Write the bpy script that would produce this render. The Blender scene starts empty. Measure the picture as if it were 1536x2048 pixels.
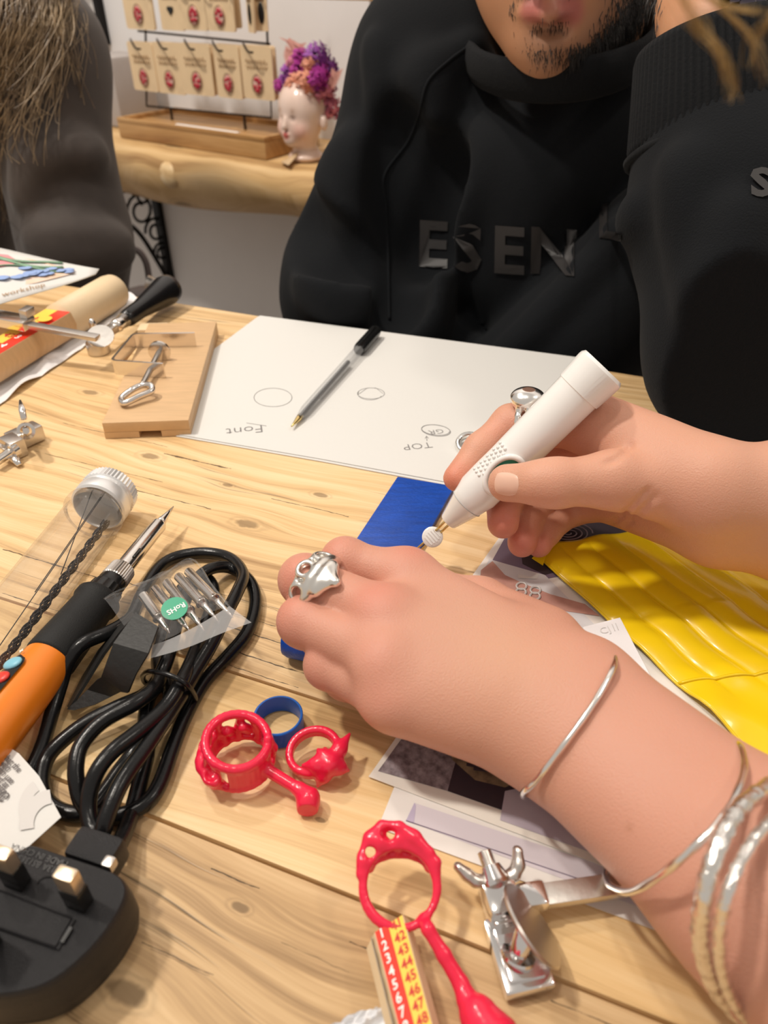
import bpy, bmesh, math, random
import numpy as np
import openvdb
from mathutils import Vector, Matrix
from mathutils.bvhtree import BVHTree
C = bpy.context.scene.collection
SC = bpy.context.scene
PI = math.pi
# ------------------------------------------------------------------ camera, world, lights
F_PX, CAM_H = 1479.0, 0.24            # the picture is 1536 x 2048
PITCH = math.atan(1099.0 / F_PX)
cam = bpy.data.cameras.new('camera'); camo = bpy.data.objects.new('camera', cam); C.objects.link(camo)
cam.sensor_fit = 'VERTICAL'; cam.sensor_height = 36.0; cam.lens = 36.0 * F_PX / 2048
camo.location = (0, 0, CAM_H); camo.rotation_euler = (PI / 2 - PITCH, 0, 0)
cam.clip_start = 0.01
cam.dof.use_dof = True; cam.dof.focus_distance = 0.34; cam.dof.aperture_fstop = 12.0
SC.camera = camo
SC.view_settings.view_transform = 'Standard'; SC.view_settings.look = 'None'
SC.view_settings.gamma = 1.0; SC.view_settings.use_curve_mapping = False
SC.view_settings.exposure = -0.18
wd = bpy.data.worlds.new('world'); SC.world = wd; wd.use_nodes = True
bgn = wd.node_tree.nodes['Background']
bgn.inputs['Color'].default_value = (1.0, 0.91, 0.82, 1); bgn.inputs['Strength'].default_value = 0.60
def area_light(name, loc, target, power, size, col):
    l = bpy.data.lights.new(name, 'AREA'); l.shape = 'DISK'; l.size = size; l.energy = power; l.color = col
    o = bpy.data.objects.new(name, l); C.objects.link(o); o.location = loc
    o.rotation_euler = (Vector(target) - Vector(loc)).to_track_quat('-Z', 'Y').to_euler()
    return o
area_light('ceiling_spot', (-0.65, 1.05, 1.55), (-0.05, 0.3, 0), 7.0, 0.12, (1.0, 0.90, 0.79))
area_light('ceiling_spot', (0.30, 1.25, 1.45), (0.05, 0.3, 0), 6.2, 0.12, (1.0, 0.90, 0.79))
area_light('ceiling_spot', (-0.20, 0.25, 1.65), (-0.02, 0.3, 0), 5.2, 0.16, (1.0, 0.91, 0.80))
area_light('ceiling_spot', (0.95, 0.35, 1.5), (0.05, 0.4, 0), 4.0, 0.14, (1.0, 0.91, 0.80))
area_light('ceiling_spot', (-0.9, 0.45, 1.7), (-0.25, 1.25, 0.1), 26, 0.15, (1.0, 0.92, 0.82))

# ------------------------------------------------------------------ pixel -> point
CP, SP = math.cos(PITCH), math.sin(PITCH)
def ray(px, py):
    u = (px - 768) / F_PX; v = (py - 1024) / F_PX
    return Vector((u, CP - v * SP, -SP - v * CP))
CAMV = Vector((0, 0, CAM_H))
def P(px, py, z=0.0):
    d = ray(px, py); return CAMV + d * ((z - CAM_H) / d.z)
def PY(px, py, y):
    d = ray(px, py); return CAMV + d * (y / d.y)
def PD(px, py, dist):
    return CAMV + ray(px, py).normalized() * dist
def PXM(p):      # metres per pixel at point p
    return (Vector(p) - CAMV).dot(Vector((0, CP, -SP))) / F_PX

# ------------------------------------------------------------------ materials
MATS = {}
def _n(nt, t, **kw):
    n = nt.nodes.new(t)
    for k, v in kw.items():
        if k in n.inputs: n.inputs[k].default_value = v
        else: setattr(n, k, v)
    return n
def mat(name, col, rough=0.5, metal=0.0, bump=0.0, bscale=200.0, var=0.0, vscale=20.0, trans=0.0, ior=1.45,
        sss=0.0, sssr=(0.01, 0.004, 0.002), coat=0.0, alpha=1.0, sheen=0.0, spec=0.5, var_col=None, stretch=(1, 1, 1), attr=None, emit=0.0):
    if name in MATS: return MATS[name]
    m = bpy.data.materials.new(name); m.use_nodes = True; nt = m.node_tree; L = nt.links
    b = nt.nodes['Principled BSDF']
    c = tuple(col) + (1,)
    b.inputs['Base Color'].default_value = c; b.inputs['Roughness'].default_value = rough
    b.inputs['Metallic'].default_value = metal; b.inputs['IOR'].default_value = ior
    b.inputs['Transmission Weight'].default_value = trans; b.inputs['Coat Weight'].default_value = coat
    b.inputs['Coat Roughness'].default_value = 0.1; b.inputs['Specular IOR Level'].default_value = spec
    b.inputs['Alpha'].default_value = alpha; b.inputs['Sheen Weight'].default_value = sheen
    b.inputs['Sheen Roughness'].default_value = 0.6
    if sss:
        b.inputs['Subsurface Weight'].default_value = sss; b.inputs['Subsurface Radius'].default_value = sssr
        b.inputs['Subsurface Scale'].default_value = 1.0
    if emit:
        b.inputs['Emission Color'].default_value = c; b.inputs['Emission Strength'].default_value = emit
    tc = nt.nodes.new('ShaderNodeTexCoord'); mp = nt.nodes.new('ShaderNodeMapping')
    mp.inputs['Scale'].default_value = stretch; L.new(tc.outputs['Object'], mp.inputs['Vector'])
    if var or var_col:
        nz = _n(nt, 'ShaderNodeTexNoise', Scale=vscale, Detail=6.0, Roughness=0.6); L.new(mp.outputs[0], nz.inputs['Vector'])
        mx = nt.nodes.new('ShaderNodeMix'); mx.data_type = 'RGBA'
        mx.inputs[6].default_value = c
        mx.inputs[7].default_value = (tuple(var_col) if var_col else tuple(x * (1 - var) for x in col)) + (1,)
        rp = _n(nt, 'ShaderNodeMapRange'); rp.inputs[1].default_value = 0.35; rp.inputs[2].default_value = 0.65
        L.new(nz.outputs['Fac'], rp.inputs[0]); L.new(rp.outputs[0], mx.inputs[0]); L.new(mx.outputs[2], b.inputs['Base Color'])
    if attr:
        at = nt.nodes.new('ShaderNodeAttribute'); at.attribute_name = attr
        L.new(at.outputs['Color'], b.inputs['Base Color'])
    if bump:
        n2 = _n(nt, 'ShaderNodeTexNoise', Scale=bscale, Detail=4.0); L.new(mp.outputs[0], n2.inputs['Vector'])
        bp = nt.nodes.new('ShaderNodeBump'); bp.inputs['Strength'].default_value = bump; bp.inputs['Distance'].default_value = 0.001
        L.new(n2.outputs['Fac'], bp.inputs['Height']); L.new(bp.outputs[0], b.inputs['Normal'])
    MATS[name] = m
    return m

def clear_mat(name, tint=(1, 1, 1), rough=0.06, body=0.04, spec=0.9, bump=0.0, bscale=80.0):
    """thin clear plastic: see-through, with a glossy skin stronger at grazing angles"""
    if name in MATS: return MATS[name]
    m = bpy.data.materials.new(name); m.use_nodes = True; nt = m.node_tree; L = nt.links
    nt.nodes.remove(nt.nodes['Principled BSDF']); out = nt.nodes['Material Output']
    tr = _n(nt, 'ShaderNodeBsdfTransparent'); tr.inputs[0].default_value = tuple(tint) + (1,)
    gl = _n(nt, 'ShaderNodeBsdfGlossy'); gl.inputs['Roughness'].default_value = rough
    df = _n(nt, 'ShaderNodeBsdfDiffuse'); df.inputs[0].default_value = (.8, .8, .8, 1)
    lw = _n(nt, 'ShaderNodeLayerWeight'); lw.inputs['Blend'].default_value = 0.25
    mp = _n(nt, 'ShaderNodeMapRange'); mp.inputs[3].default_value = 0.05; mp.inputs[4].default_value = spec
    L.new(lw.outputs['Facing'], mp.inputs[0])
    pw = _n(nt, 'ShaderNodeMath'); pw.operation = 'POWER'; pw.inputs[1].default_value = 2.1; L.new(mp.outputs[0], pw.inputs[0])
    m1 = _n(nt, 'ShaderNodeMixShader'); m1.inputs[0].default_value = body; L.new(tr.outputs[0], m1.inputs[1]); L.new(df.outputs[0], m1.inputs[2])
    m2 = _n(nt, 'ShaderNodeMixShader'); L.new(pw.outputs[0], m2.inputs[0]); L.new(m1.outputs[0], m2.inputs[1]); L.new(gl.outputs[0], m2.inputs[2])
    if bump:
        n2 = _n(nt, 'ShaderNodeTexNoise', Scale=bscale, Detail=2.0); tc = _n(nt, 'ShaderNodeTexCoord'); L.new(tc.outputs['Object'], n2.inputs['Vector'])
        bp = _n(nt, 'ShaderNodeBump'); bp.inputs['Strength'].default_value = bump; bp.inputs['Distance'].default_value = .001; L.new(n2.outputs['Fac'], bp.inputs['Height']); L.new(bp.outputs[0], gl.inputs['Normal']); L.new(bp.outputs[0], lw.inputs['Normal'])
    L.new(m2.outputs[0], out.inputs[0]); MATS[name] = m; return m

def wood_mat(name, light, mid, dark, freq=60.0, along=2.0, rough=0.35, knots=(), cracks=(), crack_amt=0.0, gloss_var=0.0, coat=0.0, seed=0.0, wear=None):
    """grain runs along local X; knots = [(x, y, radius)], cracks = [(y, x0, x1, width)] in local metres"""
    m = bpy.data.materials.new(name); m.use_nodes = True; nt = m.node_tree; L = nt.links; b = nt.nodes['Principled BSDF']
    def math_(op, a, c=None, d=None):
        n = nt.nodes.new('ShaderNodeMath'); n.operation = op
        for i, v in enumerate((a, c, d)):
            if v is None: continue
            if isinstance(v, (int, float)): n.inputs[i].default_value = v
            else: L.new(v, n.inputs[i])
        return n.outputs[0]
    tc = nt.nodes.new('ShaderNodeTexCoord'); sx = nt.nodes.new('ShaderNodeSeparateXYZ'); L.new(tc.outputs['Object'], sx.inputs[0])
    X, Y, Z = sx.outputs
    def comb(x, y, z):
        n = nt.nodes.new('ShaderNodeCombineXYZ')
        for i, v in enumerate((x, y, z)):
            if isinstance(v, (int, float)): n.inputs[i].default_value = v
            else: L.new(v, n.inputs[i])
        return n.outputs[0]
    def noise(vec, scale, detail=4.0, rough_=0.55, dist=0.0):
        n = _n(nt, 'ShaderNodeTexNoise', Scale=scale, Detail=detail, Roughness=rough_, Distortion=dist); L.new(vec, n.inputs['Vector']); return n.outputs['Fac']
    def rng(v, a, c, lo=0.0, hi=1.0, smooth=True):
        n = nt.nodes.new('ShaderNodeMapRange'); n.interpolation_type = 'SMOOTHSTEP' if smooth else 'LINEAR'
        L.new(v, n.inputs[0]); n.inputs[1].default_value = a; n.inputs[2].default_value = c; n.inputs[3].default_value = lo; n.inputs[4].default_value = hi
        return n.outputs[0]
    # warp the grain by slow noise and by the knots
    warp = math_('MULTIPLY', math_('SUBTRACT', noise(comb(math_('MULTIPLY', X, 4.0), math_('MULTIPLY', Y, 7.0), seed), 1.0, 2.0), 0.5), 0.05)
    Yw = math_('ADD', math_('ADD', Y, math_('MULTIPLY', Z, 0.7)), warp)
    kmask = None
    for kx, ky, kr in knots:
        dx = math_('MULTIPLY', math_('SUBTRACT', X, kx), 0.45); dy = math_('SUBTRACT', Y, ky)
        d2 = math_('ADD', math_('MULTIPLY', dx, dx), math_('MULTIPLY', dy, dy))
        g = math_('POWER', 2.718, math_('MULTIPLY', d2, -1.0 / (2 * (kr * 1.5) ** 2)))
        Yw = math_('ADD', Yw, math_('MULTIPLY', math_('MULTIPLY', dy, g), -0.75))
        dd = math_('SQRT', d2)
        ddn = math_('ADD', dd, math_('MULTIPLY', math_('SUBTRACT', noise(comb(X, Y, Z), 160.0, 2.0), 0.5), kr * 0.5))
        k = math_('MULTIPLY', rng(ddn, kr * 0.6, kr * 0.35), 0.85)
        ringp = math_('MULTIPLY', rng(math_('ABSOLUTE', math_('SUBTRACT', ddn, kr * 0.75)), kr * 0.18, 0.0), 0.22)
        k = math_('MAXIMUM', k, ringp)
        kmask = k if kmask is None else math_('MAXIMUM', kmask, k)
    g1 = noise(comb(math_('MULTIPLY', X, along), math_('MULTIPLY', Yw, freq), seed), 1.0, 4.0, 0.6)
    g2 = noise(comb(math_('MULTIPLY', X, along * 6), math_('MULTIPLY', Yw, freq * 9), seed + 3), 1.0, 3.0, 0.6)
    big = noise(comb(math_('MULTIPLY', X, 3.0), math_('MULTIPLY', Yw, 12.0), seed + 7), 1.0, 3.0)
    ring = math_('MULTIPLY', math_('ADD', math_('SINE', math_('MULTIPLY', math_('ADD', Yw, math_('MULTIPLY', g1, 0.02)), freq * 5.0)), 1.0), 0.5)
    f = math_('ADD', math_('ADD', math_('MULTIPLY', rng(g1, 0.3, 0.75), 0.40), math_('MULTIPLY', ring, 0.10)), math_('ADD', math_('MULTIPLY', rng(big, 0.3, 0.7), 0.26), math_('MULTIPLY', g2, 0.42)))
    cr = nt.nodes.new('ShaderNodeValToRGB'); L.new(f, cr.inputs[0])
    e = cr.color_ramp.elements; e[0].position = 0.25; e[0].color = tuple(light) + (1,); e[1].position = 0.92; e[1].color = tuple(dark) + (1,)
    em = e.new(0.6); em.color = tuple(mid) + (1,)
    col = cr.outputs[0]; height = math_('MULTIPLY', f, -0.5)
    def mixc(fac, a, c):
        n = nt.nodes.new('ShaderNodeMix'); n.data_type = 'RGBA'; L.new(fac, n.inputs[0]); L.new(a, n.inputs[6]); n.inputs[7].default_value = tuple(c) + (1,); return n.outputs[2]
    mask = None
    if crack_amt:
        c1 = noise(comb(math_('MULTIPLY', X, 7.0), math_('MULTIPLY', Yw, 210.0), seed + 11), 1.0, 3.0, 0.7)
        reg = rng(noise(comb(math_('MULTIPLY', X, 9.0), math_('MULTIPLY', Y, 26.0), seed + 13), 1.0, 2.0), 0.40, 0.58)
        mask = math_('MULTIPLY', math_('MULTIPLY', rng(c1, 0.64 - 0.05 * crack_amt, 0.72), reg), 0.75)
    wob = math_('MULTIPLY', math_('SUBTRACT', noise(comb(math_('MULTIPLY', X, 22.0), 0.0, seed), 1.0, 4.0, 0.7), 0.5), 0.0045)
    wv = math_('MULTIPLY', math_('SUBTRACT', noise(comb(math_('MULTIPLY', X, 70.0), 5.0, seed), 1.0, 3.0, 0.7), 0.36), 4.0)
    for cy, x0, x1, w in cracks:
        d = math_('ABSOLUTE', math_('SUBTRACT', math_('ADD', Y, wob), cy))
        ww = math_('MULTIPLY', wv, w)
        k = math_('GREATER_THAN', math_('SUBTRACT', ww, d), 0.0)
        xm = math_('MULTIPLY', math_('GREATER_THAN', X, x0), math_('LESS_THAN', X, x1))
        k = math_('MULTIPLY', k, math_('MULTIPLY', xm, 0.92))
        mask = k if mask is None else math_('MAXIMUM', mask, k)
    if kmask is not None: col = mixc(math_('MULTIPLY', kmask, 0.75), col, tuple(x * 0.38 for x in dark))
    if mask is not None:
        col = mixc(mask, col, tuple(x * 0.16 for x in dark)); height = math_('SUBTRACT', height, math_('MULTIPLY', mask, 1.6))
    L.new(col, b.inputs['Base Color'])
    bp = nt.nodes.new('ShaderNodeBump'); bp.inputs['Strength'].default_value = 0.35; bp.inputs['Distance'].default_value = 0.0006
    L.new(height, bp.inputs['Height']); L.new(bp.outputs[0], b.inputs['Normal'])
    if gloss_var: L.new(rng(noise(comb(X, Y, Z), 14.0, 3.0), 0.3, 0.7, max(0.05, rough - gloss_var), rough + gloss_var), b.inputs['Roughness'])
    else: b.inputs['Roughness'].default_value = rough
    b.inputs['Coat Weight'].default_value = coat; b.inputs['Coat Roughness'].default_value = 0.14; b.inputs['Specular IOR Level'].default_value = 0.35
    MATS[name] = m
    return m

# ------------------------------------------------------------------ mesh building
class MB:
    """collects vertices and faces (world coordinates)"""
    def __init__(s): s.v = []; s.f = []; s.mi = []
    def add(s, vs, fs, mi=0):
        o = len(s.v); s.v += [Vector(v) for v in vs]; s.f += [[i + o for i in f] for f in fs]; s.mi += [mi] * len(fs); return s
    def box(s, c, size, rot=None, bev=0.0, mi=0, taper=None):
        bm = bmesh.new(); bmesh.ops.create_cube(bm, size=1.0)
        for v in bm.verts:
            k = 1.0
            if taper and v.co.z > 0: k = taper
            v.co = Vector((v.co.x * size[0] * k, v.co.y * size[1] * k, v.co.z * size[2]))
        if bev: bmesh.ops.bevel(bm, geom=bm.edges[:], offset=bev, segments=2, affect='EDGES', profile=0.6)
        M = Matrix.Translation(Vector(c)) @ (rot.to_4x4() if rot else Matrix())
        return s.bm(bm, M, mi)
    def bm(s, bm, M=None, mi=0):
        bm.verts.index_update(); M = M or Matrix()
        s.add([M @ v.co for v in bm.verts], [[v.index for v in f.verts] for f in bm.faces], mi); bm.free(); return s
    def prism(s, poly, z0, z1, M=None, bev=0.0, mi=0):
        """poly: 2D outline; extruded between z0 and z1; M maps to world"""
        bm = bmesh.new(); vs = [bm.verts.new((x, y, z0)) for x, y in poly]; f = bm.faces.new(vs)
        r = bmesh.ops.extrude_face_region(bm, geom=[f]); 
        for g in r['geom']:
            if isinstance(g, bmesh.types.BMVert): g.co.z = z1
        bmesh.ops.recalc_face_normals(bm, faces=bm.faces[:])
        if bev: bmesh.ops.bevel(bm, geom=bm.edges[:], offset=bev, segments=2, affect='EDGES', profile=0.6)
        bmesh.ops.triangulate(bm, faces=[f for f in bm.faces if len(f.verts) > 4])
        return s.bm(bm, M, mi)
    def lathe(s, a, b, prof, seg=24, mi=0, cap=True, flute=None, sq=1.0, up=None):
        """prof: list of (t in metres along a->b or fraction, radius). a,b world points; t is fraction of |ab|"""
        a = Vector(a); b = Vector(b); ax = (b - a); ln = ax.length; ax.normalize()
        u = (up or Vector((0, 0, 1))).cross(ax)
        if u.length < 1e-4: u = Vector((1, 0, 0))
        u.normalize(); w = ax.cross(u)
        vs = []; fs = []
        for t, r in prof:
            for k in range(seg):
                an = 2 * PI * k / seg; rr = r
                if flute and flute[0] <= t <= flute[1]: rr = r * (1 + (flute[2] if k % 2 else -flute[2]))
                vs.append(a + ax * (t * ln) + u * (rr * math.cos(an)) + w * (rr * sq * math.sin(an)))
        n = len(prof)
        for i in range(n - 1):
            for k in range(seg):
                k2 = (k + 1) % seg; fs.append([i * seg + k, i * seg + k2, (i + 1) * seg + k2, (i + 1) * seg + k])
        if cap: fs.append(list(range(seg))[::-1]); fs.append([(n - 1) * seg + k for k in range(seg)])
        return s.add(vs, fs, mi)
    def tube(s, pts, r, seg=10, closed=False, mi=0, cap=True, flat=1.0, up=None):
        """tube along points; r number or list; flat scales the second axis"""
        pts = [Vector(p) for p in pts]; n = len(pts)
        rs = r if isinstance(r, (list, tuple)) else [r] * n
        vs = []; fs = []; prev = None
        for i, p in enumerate(pts):
            if closed: t = pts[(i + 1) % n] - pts[i - 1]
            else: t = pts[min(i + 1, n - 1)] - pts[max(i - 1, 0)]
            t.normalize()
            if prev is None:
                h = up or (Vector((0, 0, 1)) if abs(t.z) < 0.9 else Vector((1, 0, 0)))
                u = (h - t * h.dot(t)).normalized()
            else: u = (prev - t * prev.dot(t)).normalized()
            if up is not None: u = (up - t * up.dot(t)).normalized()
            prev = u; w = t.cross(u)
            for k in range(seg):
                a = 2 * PI * k / seg; vs.append(p + u * (rs[i] * flat * math.cos(a)) + w * (rs[i] * math.sin(a)))
        m = n if closed else n - 1
        for i in range(m):
            j = (i + 1) % n
            off = 0
            if closed and j == 0:     # match the twist
                d = [(vs[k] - vs[i * seg]).length for k in range(seg)]; off = d.index(min(d))
            for k in range(seg):
                k2 = (k + 1) % seg; fs.append([i * seg + k, i * seg + k2, j * seg + (k2 + off) % seg, j * seg + (k + off) % seg])
        if cap and not closed: fs.append(list(range(seg))[::-1]); fs.append([(n - 1) * seg + k for k in range(seg)])
        return s.add(vs, fs, mi)
    def ball(s, c, r, seg=16, M=None, mi=0):
        bm = bmesh.new(); bmesh.ops.create_uvsphere(bm, u_segments=seg, v_segments=max(6, seg // 2), radius=1.0)
        R = (r, r, r) if isinstance(r, (int, float)) else r
        T = Matrix.Translation(Vector(c)) @ (M.to_4x4() if M else Matrix()) @ Matrix.Diagonal((R[0], R[1], R[2], 1))
        return s.bm(bm, T, mi)
    def strip(s, A, B, mi=0):
        n = len(A); return s.add(list(A) + list(B), [[i, i + 1, n + i + 1, n + i] for i in range(n - 1)], mi)
    def sheet(s, corners, nx, ny, thick, fz=None, mi=0):
        """4 corners (ccw), bilinear grid with height function fz(u,v); closed slab"""
        a, b, c, d = [Vector(x) for x in corners]
        top = []
        for j in range(ny + 1):
            for i in range(nx + 1):
                u = i / nx; v = j / ny
                p = (a * (1 - u) + b * u) * (1 - v) + (d * (1 - u) + c * u) * v
                if fz: p = p + Vector((0, 0, fz(u, v)))
                top.append(p)
        bot = [p - Vector((0, 0, thick)) for p in top]; N = len(top); W = nx + 1
        fs = []
        for j in range(ny):
            for i in range(nx):
                q = [j * W + i, j * W + i + 1, (j + 1) * W + i + 1, (j + 1) * W + i]; fs.append(q); fs.append([N + k for k in q[::-1]])
        bd = [i for i in range(nx)] + [j * W + nx for j in range(ny)] + [ny * W + i for i in range(nx, 0, -1)] + [j * W for j in range(ny, 0, -1)]
        for k in range(len(bd)):
            p, q = bd[k], bd[(k + 1) % len(bd)]; fs.append([q, p, N + p, N + q])
        return s.add(top + bot, fs, mi)

def link_mesh(name, V, Fc, mats, parent=None, smooth=35.0, mi=None, R=None, origin=None):
    """V world points; object origin at the centroid (or given), optional rotation R (3x3) of the local frame"""
    V = np.asarray([tuple(v) for v in V] if not isinstance(V, np.ndarray) else V, dtype=np.float64)
    o3 = np.array(origin) if origin is not None else (V.min(0) + V.max(0)) / 2
    Lc = V - o3
    if R is not None: Lc = Lc @ np.array(R)          # rows: R^T * v
    me = bpy.data.meshes.new(name); me.from_pydata(Lc.tolist(), [], Fc)
    for m in (mats if isinstance(mats, (list, tuple)) else [mats]): me.materials.append(m)
    if mi is not None and any(mi): me.polygons.foreach_set('material_index', mi)
    me.update()
    if smooth:
        me.polygons.foreach_set('use_smooth', [True] * len(me.polygons))
        if smooth < 180: me.set_sharp_from_angle(angle=math.radians(smooth))
    o = bpy.data.objects.new(name, me); C.objects.link(o)
    wm = Matrix.Translation(Vector(o3)) @ (Matrix(R).to_4x4() if R is not None else Matrix())
    o['_'] = 0; del o['_']
    WM[o.name] = wm
    if parent is not None:
        o.parent = parent; o.matrix_basis = WM[parent.name].inverted() @ wm
    else: o.matrix_basis = wm
    return o
WM = {}
def build(name, mb, m, parent=None, smooth=35.0, R=None, origin=None):
    return link_mesh(name, mb.v, mb.f, m, parent, smooth, mb.mi, R, origin)
def thing(name, loc, label, cat, group=None, rot=None):
    o = bpy.data.objects.new(name, None); C.objects.link(o); o.empty_display_size = 0.02
    wm = Matrix.Translation(Vector(loc)) @ (rot.to_4x4() if rot else Matrix())
    o.matrix_basis = wm; WM[o.name] = wm; tag(o, label, cat, group); return o
def tag(o, label, cat, group=None, kind=None):
    if label: o['label'] = label
    if cat: o['category'] = cat
    if group: o['group'] = group
    if kind: o['kind'] = kind
    return o
def struct(o): o['kind'] = 'structure'; return o

def catmull(pts, n=8, closed=False):
    P_ = [Vector(p) for p in pts]; out = []; N = len(P_)
    rng = range(N if closed else N - 1)
    for i in rng:
        g = lambda k: P_[k % N] if closed else P_[max(0, min(N - 1, k))]
        p0, p1, p2, p3 = g(i - 1), g(i), g(i + 1), g(i + 2)
        for j in range(n):
            t = j / n; out.append(0.5 * ((2 * p1) + (p2 - p0) * t + (2 * p0 - 5 * p1 + 4 * p2 - p3) * t * t + (3 * p1 - p0 - 3 * p2 + p3) * t ** 3))
    if not closed: out.append(P_[-1])
    return out
def text_geo(s, size=1.0, bold=0.0, align='LEFT', spacing=1.0):
    cu = bpy.data.curves.new('t', 'FONT'); cu.body = s; cu.size = 1.0; cu.offset = bold; cu.align_x = align; cu.space_character = spacing
    cu.resolution_u = 2; cu.fill_mode = 'FRONT'
    ob = bpy.data.objects.new('t', cu); C.objects.link(ob)
    dg = bpy.context.evaluated_depsgraph_get(); me = bpy.data.meshes.new_from_object(ob.evaluated_get(dg))
    v = [(p.co.x * size, p.co.y * size) for p in me.vertices]; f = [list(p.vertices) for p in me.polygons]
    bpy.data.objects.remove(ob); bpy.data.curves.remove(cu); bpy.data.meshes.remove(me)
    return v, f
def text_on(mb, s, org, ux, uy, size, lift=0.0002, bold=0.0, align='LEFT', mi=0, fn=None, spacing=1.0):
    v, f = text_geo(s, size, bold, align, spacing); ux = Vector(ux).normalized(); uy = Vector(uy).normalized(); n = ux.cross(uy).normalized(); org = Vector(org)
    pts = [org + ux * x + uy * y + n * lift for x, y in v]
    if fn: pts = [fn(p) for p in pts]
    return mb.add(pts, f, mi)

# ------------------------------------------------------------------ implicit surfaces
class SDF:
    def __init__(s, lo, hi, vox):
        s.lo = np.array(lo, dtype=np.float64); s.vox = vox; s.n = np.ceil((np.array(hi) - s.lo) / vox).astype(int) + 1
        s.ax = [(s.lo[i] + vox * np.arange(s.n[i])).astype(np.float32) for i in range(3)]
    def new(s): return np.full(s.n, 1.0, dtype=np.float32)
    def _sub(s, lo, hi):
        a = np.clip(np.floor((np.array(lo) - s.lo) / s.vox).astype(int), 0, s.n); b = np.clip(np.ceil((np.array(hi) - s.lo) / s.vox).astype(int) + 1, 0, s.n)
        return a, b
    def _blend(s, arr, a, b, d, k, mode='u'):
        sl = (slice(a[0], b[0]), slice(a[1], b[1]), slice(a[2], b[2])); A = arr[sl]
        if mode == 'u':
            h = np.clip(0.5 + 0.5 * (A - d) / k, 0, 1); arr[sl] = A * (1 - h) + d * h - k * h * (1 - h)
        else:  # subtract
            h = np.clip(0.5 - 0.5 * (A + d) / k, 0, 1); arr[sl] = A * (1 - h) + (-d) * h + k * h * (1 - h)
    def cone(s, arr, p, q, r0, r1, k=0.004, mode='u', flat=None):
        p = np.array(p, dtype=np.float32); q = np.array(q, dtype=np.float32); m = max(r0, r1) + k * 2 + s.vox * 4
        a, b = s._sub(np.minimum(p, q) - m, np.maximum(p, q) + m)
        if np.any(b <= a): return
        X = s.ax[0][a[0]:b[0], None, None] - p[0]; Y = s.ax[1][None, a[1]:b[1], None] - p[1]; Z = s.ax[2][None, None, a[2]:b[2]] - p[2]
        d = q - p; L2 = float(d @ d) + 1e-12
        h = np.clip((X * d[0] + Y * d[1] + Z * d[2]) / L2, 0, 1)
        D = np.sqrt((X - h * d[0]) ** 2 + (Y - h * d[1]) ** 2 + (Z - h * d[2]) ** 2) - (r0 + (r1 - r0) * h)
        s._blend(arr, a, b, D, k, mode)
    def chain(s, arr, pts, k=0.004, mode='u'):
        for (p, r), (q, r2) in zip(pts[:-1], pts[1:]): s.cone(arr, p, q, r, r2, k, mode)
    def ell(s, arr, c, R, rot=None, k=0.004, mode='u'):
        c = np.array(c, dtype=np.float32); m = max(R) + k * 2 + s.vox * 4; a, b = s._sub(c - m, c + m)
        if np.any(b <= a): return
        X = s.ax[0][a[0]:b[0], None, None] - c[0]; Y = s.ax[1][None, a[1]:b[1], None] - c[1]; Z = s.ax[2][None, None, a[2]:b[2]] - c[2]
        if rot is not None:
            M = np.array(rot).T; X, Y, Z = (M[i, 0] * X + M[i, 1] * Y + M[i, 2] * Z for i in range(3))
        q = np.sqrt((X / R[0]) ** 2 + (Y / R[1]) ** 2 + (Z / R[2]) ** 2); D = (q - 1) * min(R)
        q2 = np.sqrt((X / R[0] ** 2) ** 2 + (Y / R[1] ** 2) ** 2 + (Z / R[2] ** 2) ** 2) + 1e-9
        D = q * (q - 1) / q2
        s._blend(arr, a, b, D.astype(np.float32), k, mode)
    def merge(s, A, B, k):
        h = np.clip(0.5 + 0.5 * (A - B) / k, 0, 1); return A * (1 - h) + B * h - k * h * (1 - h)
    def mesh(s, arr, smooth=1):
        arr = arr.copy(); arr[0] = arr[-1] = 0.5; arr[:, 0] = arr[:, -1] = 0.5; arr[:, :, 0] = arr[:, :, -1] = 0.5
        g = openvdb.FloatGrid(1.0); g.copyFromArray(arr)
        pts, quads = g.convertToQuads(isovalue=0.0)
        pts = np.asarray(pts, dtype=np.float64)
        quads = np.asarray(quads, dtype=np.int64)[:, ::-1]
        # Laplacian smoothing
        for _ in range(smooth):
            acc = np.zeros_like(pts); cnt = np.zeros(len(pts))
            for i in range(4):
                a_, b_ = quads[:, i], quads[:, (i + 1) % 4]
                np.add.at(acc, a_, pts[b_]); np.add.at(cnt, a_, 1); np.add.at(acc, b_, pts[a_]); np.add.at(cnt, b_, 1)
            pts = pts * 0.5 + 0.5 * acc / np.maximum(cnt, 1)[:, None]
        return s.lo + pts * s.vox, quads
def bvh_of(V, Q): return BVHTree.FromPolygons([tuple(v) for v in V], [tuple(int(i) for i in q) for q in Q])
def set_color(me_obj, cols, name='tint'):
    a = me_obj.data.color_attributes.new(name, 'FLOAT_COLOR', 'POINT')
    a.data.foreach_set('color', np.concatenate([cols, np.ones((len(cols), 1))], 1).astype(np.float32).ravel())
def hit(bvh, px, py, lift=0.0):
    d = ray(px, py).normalized(); r = bvh.ray_cast(CAMV, d)
    if r[0] is None: return None
    n = r[1]; n = -n if n.dot(d) > 0 else n
    return r[0] + n * lift
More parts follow.
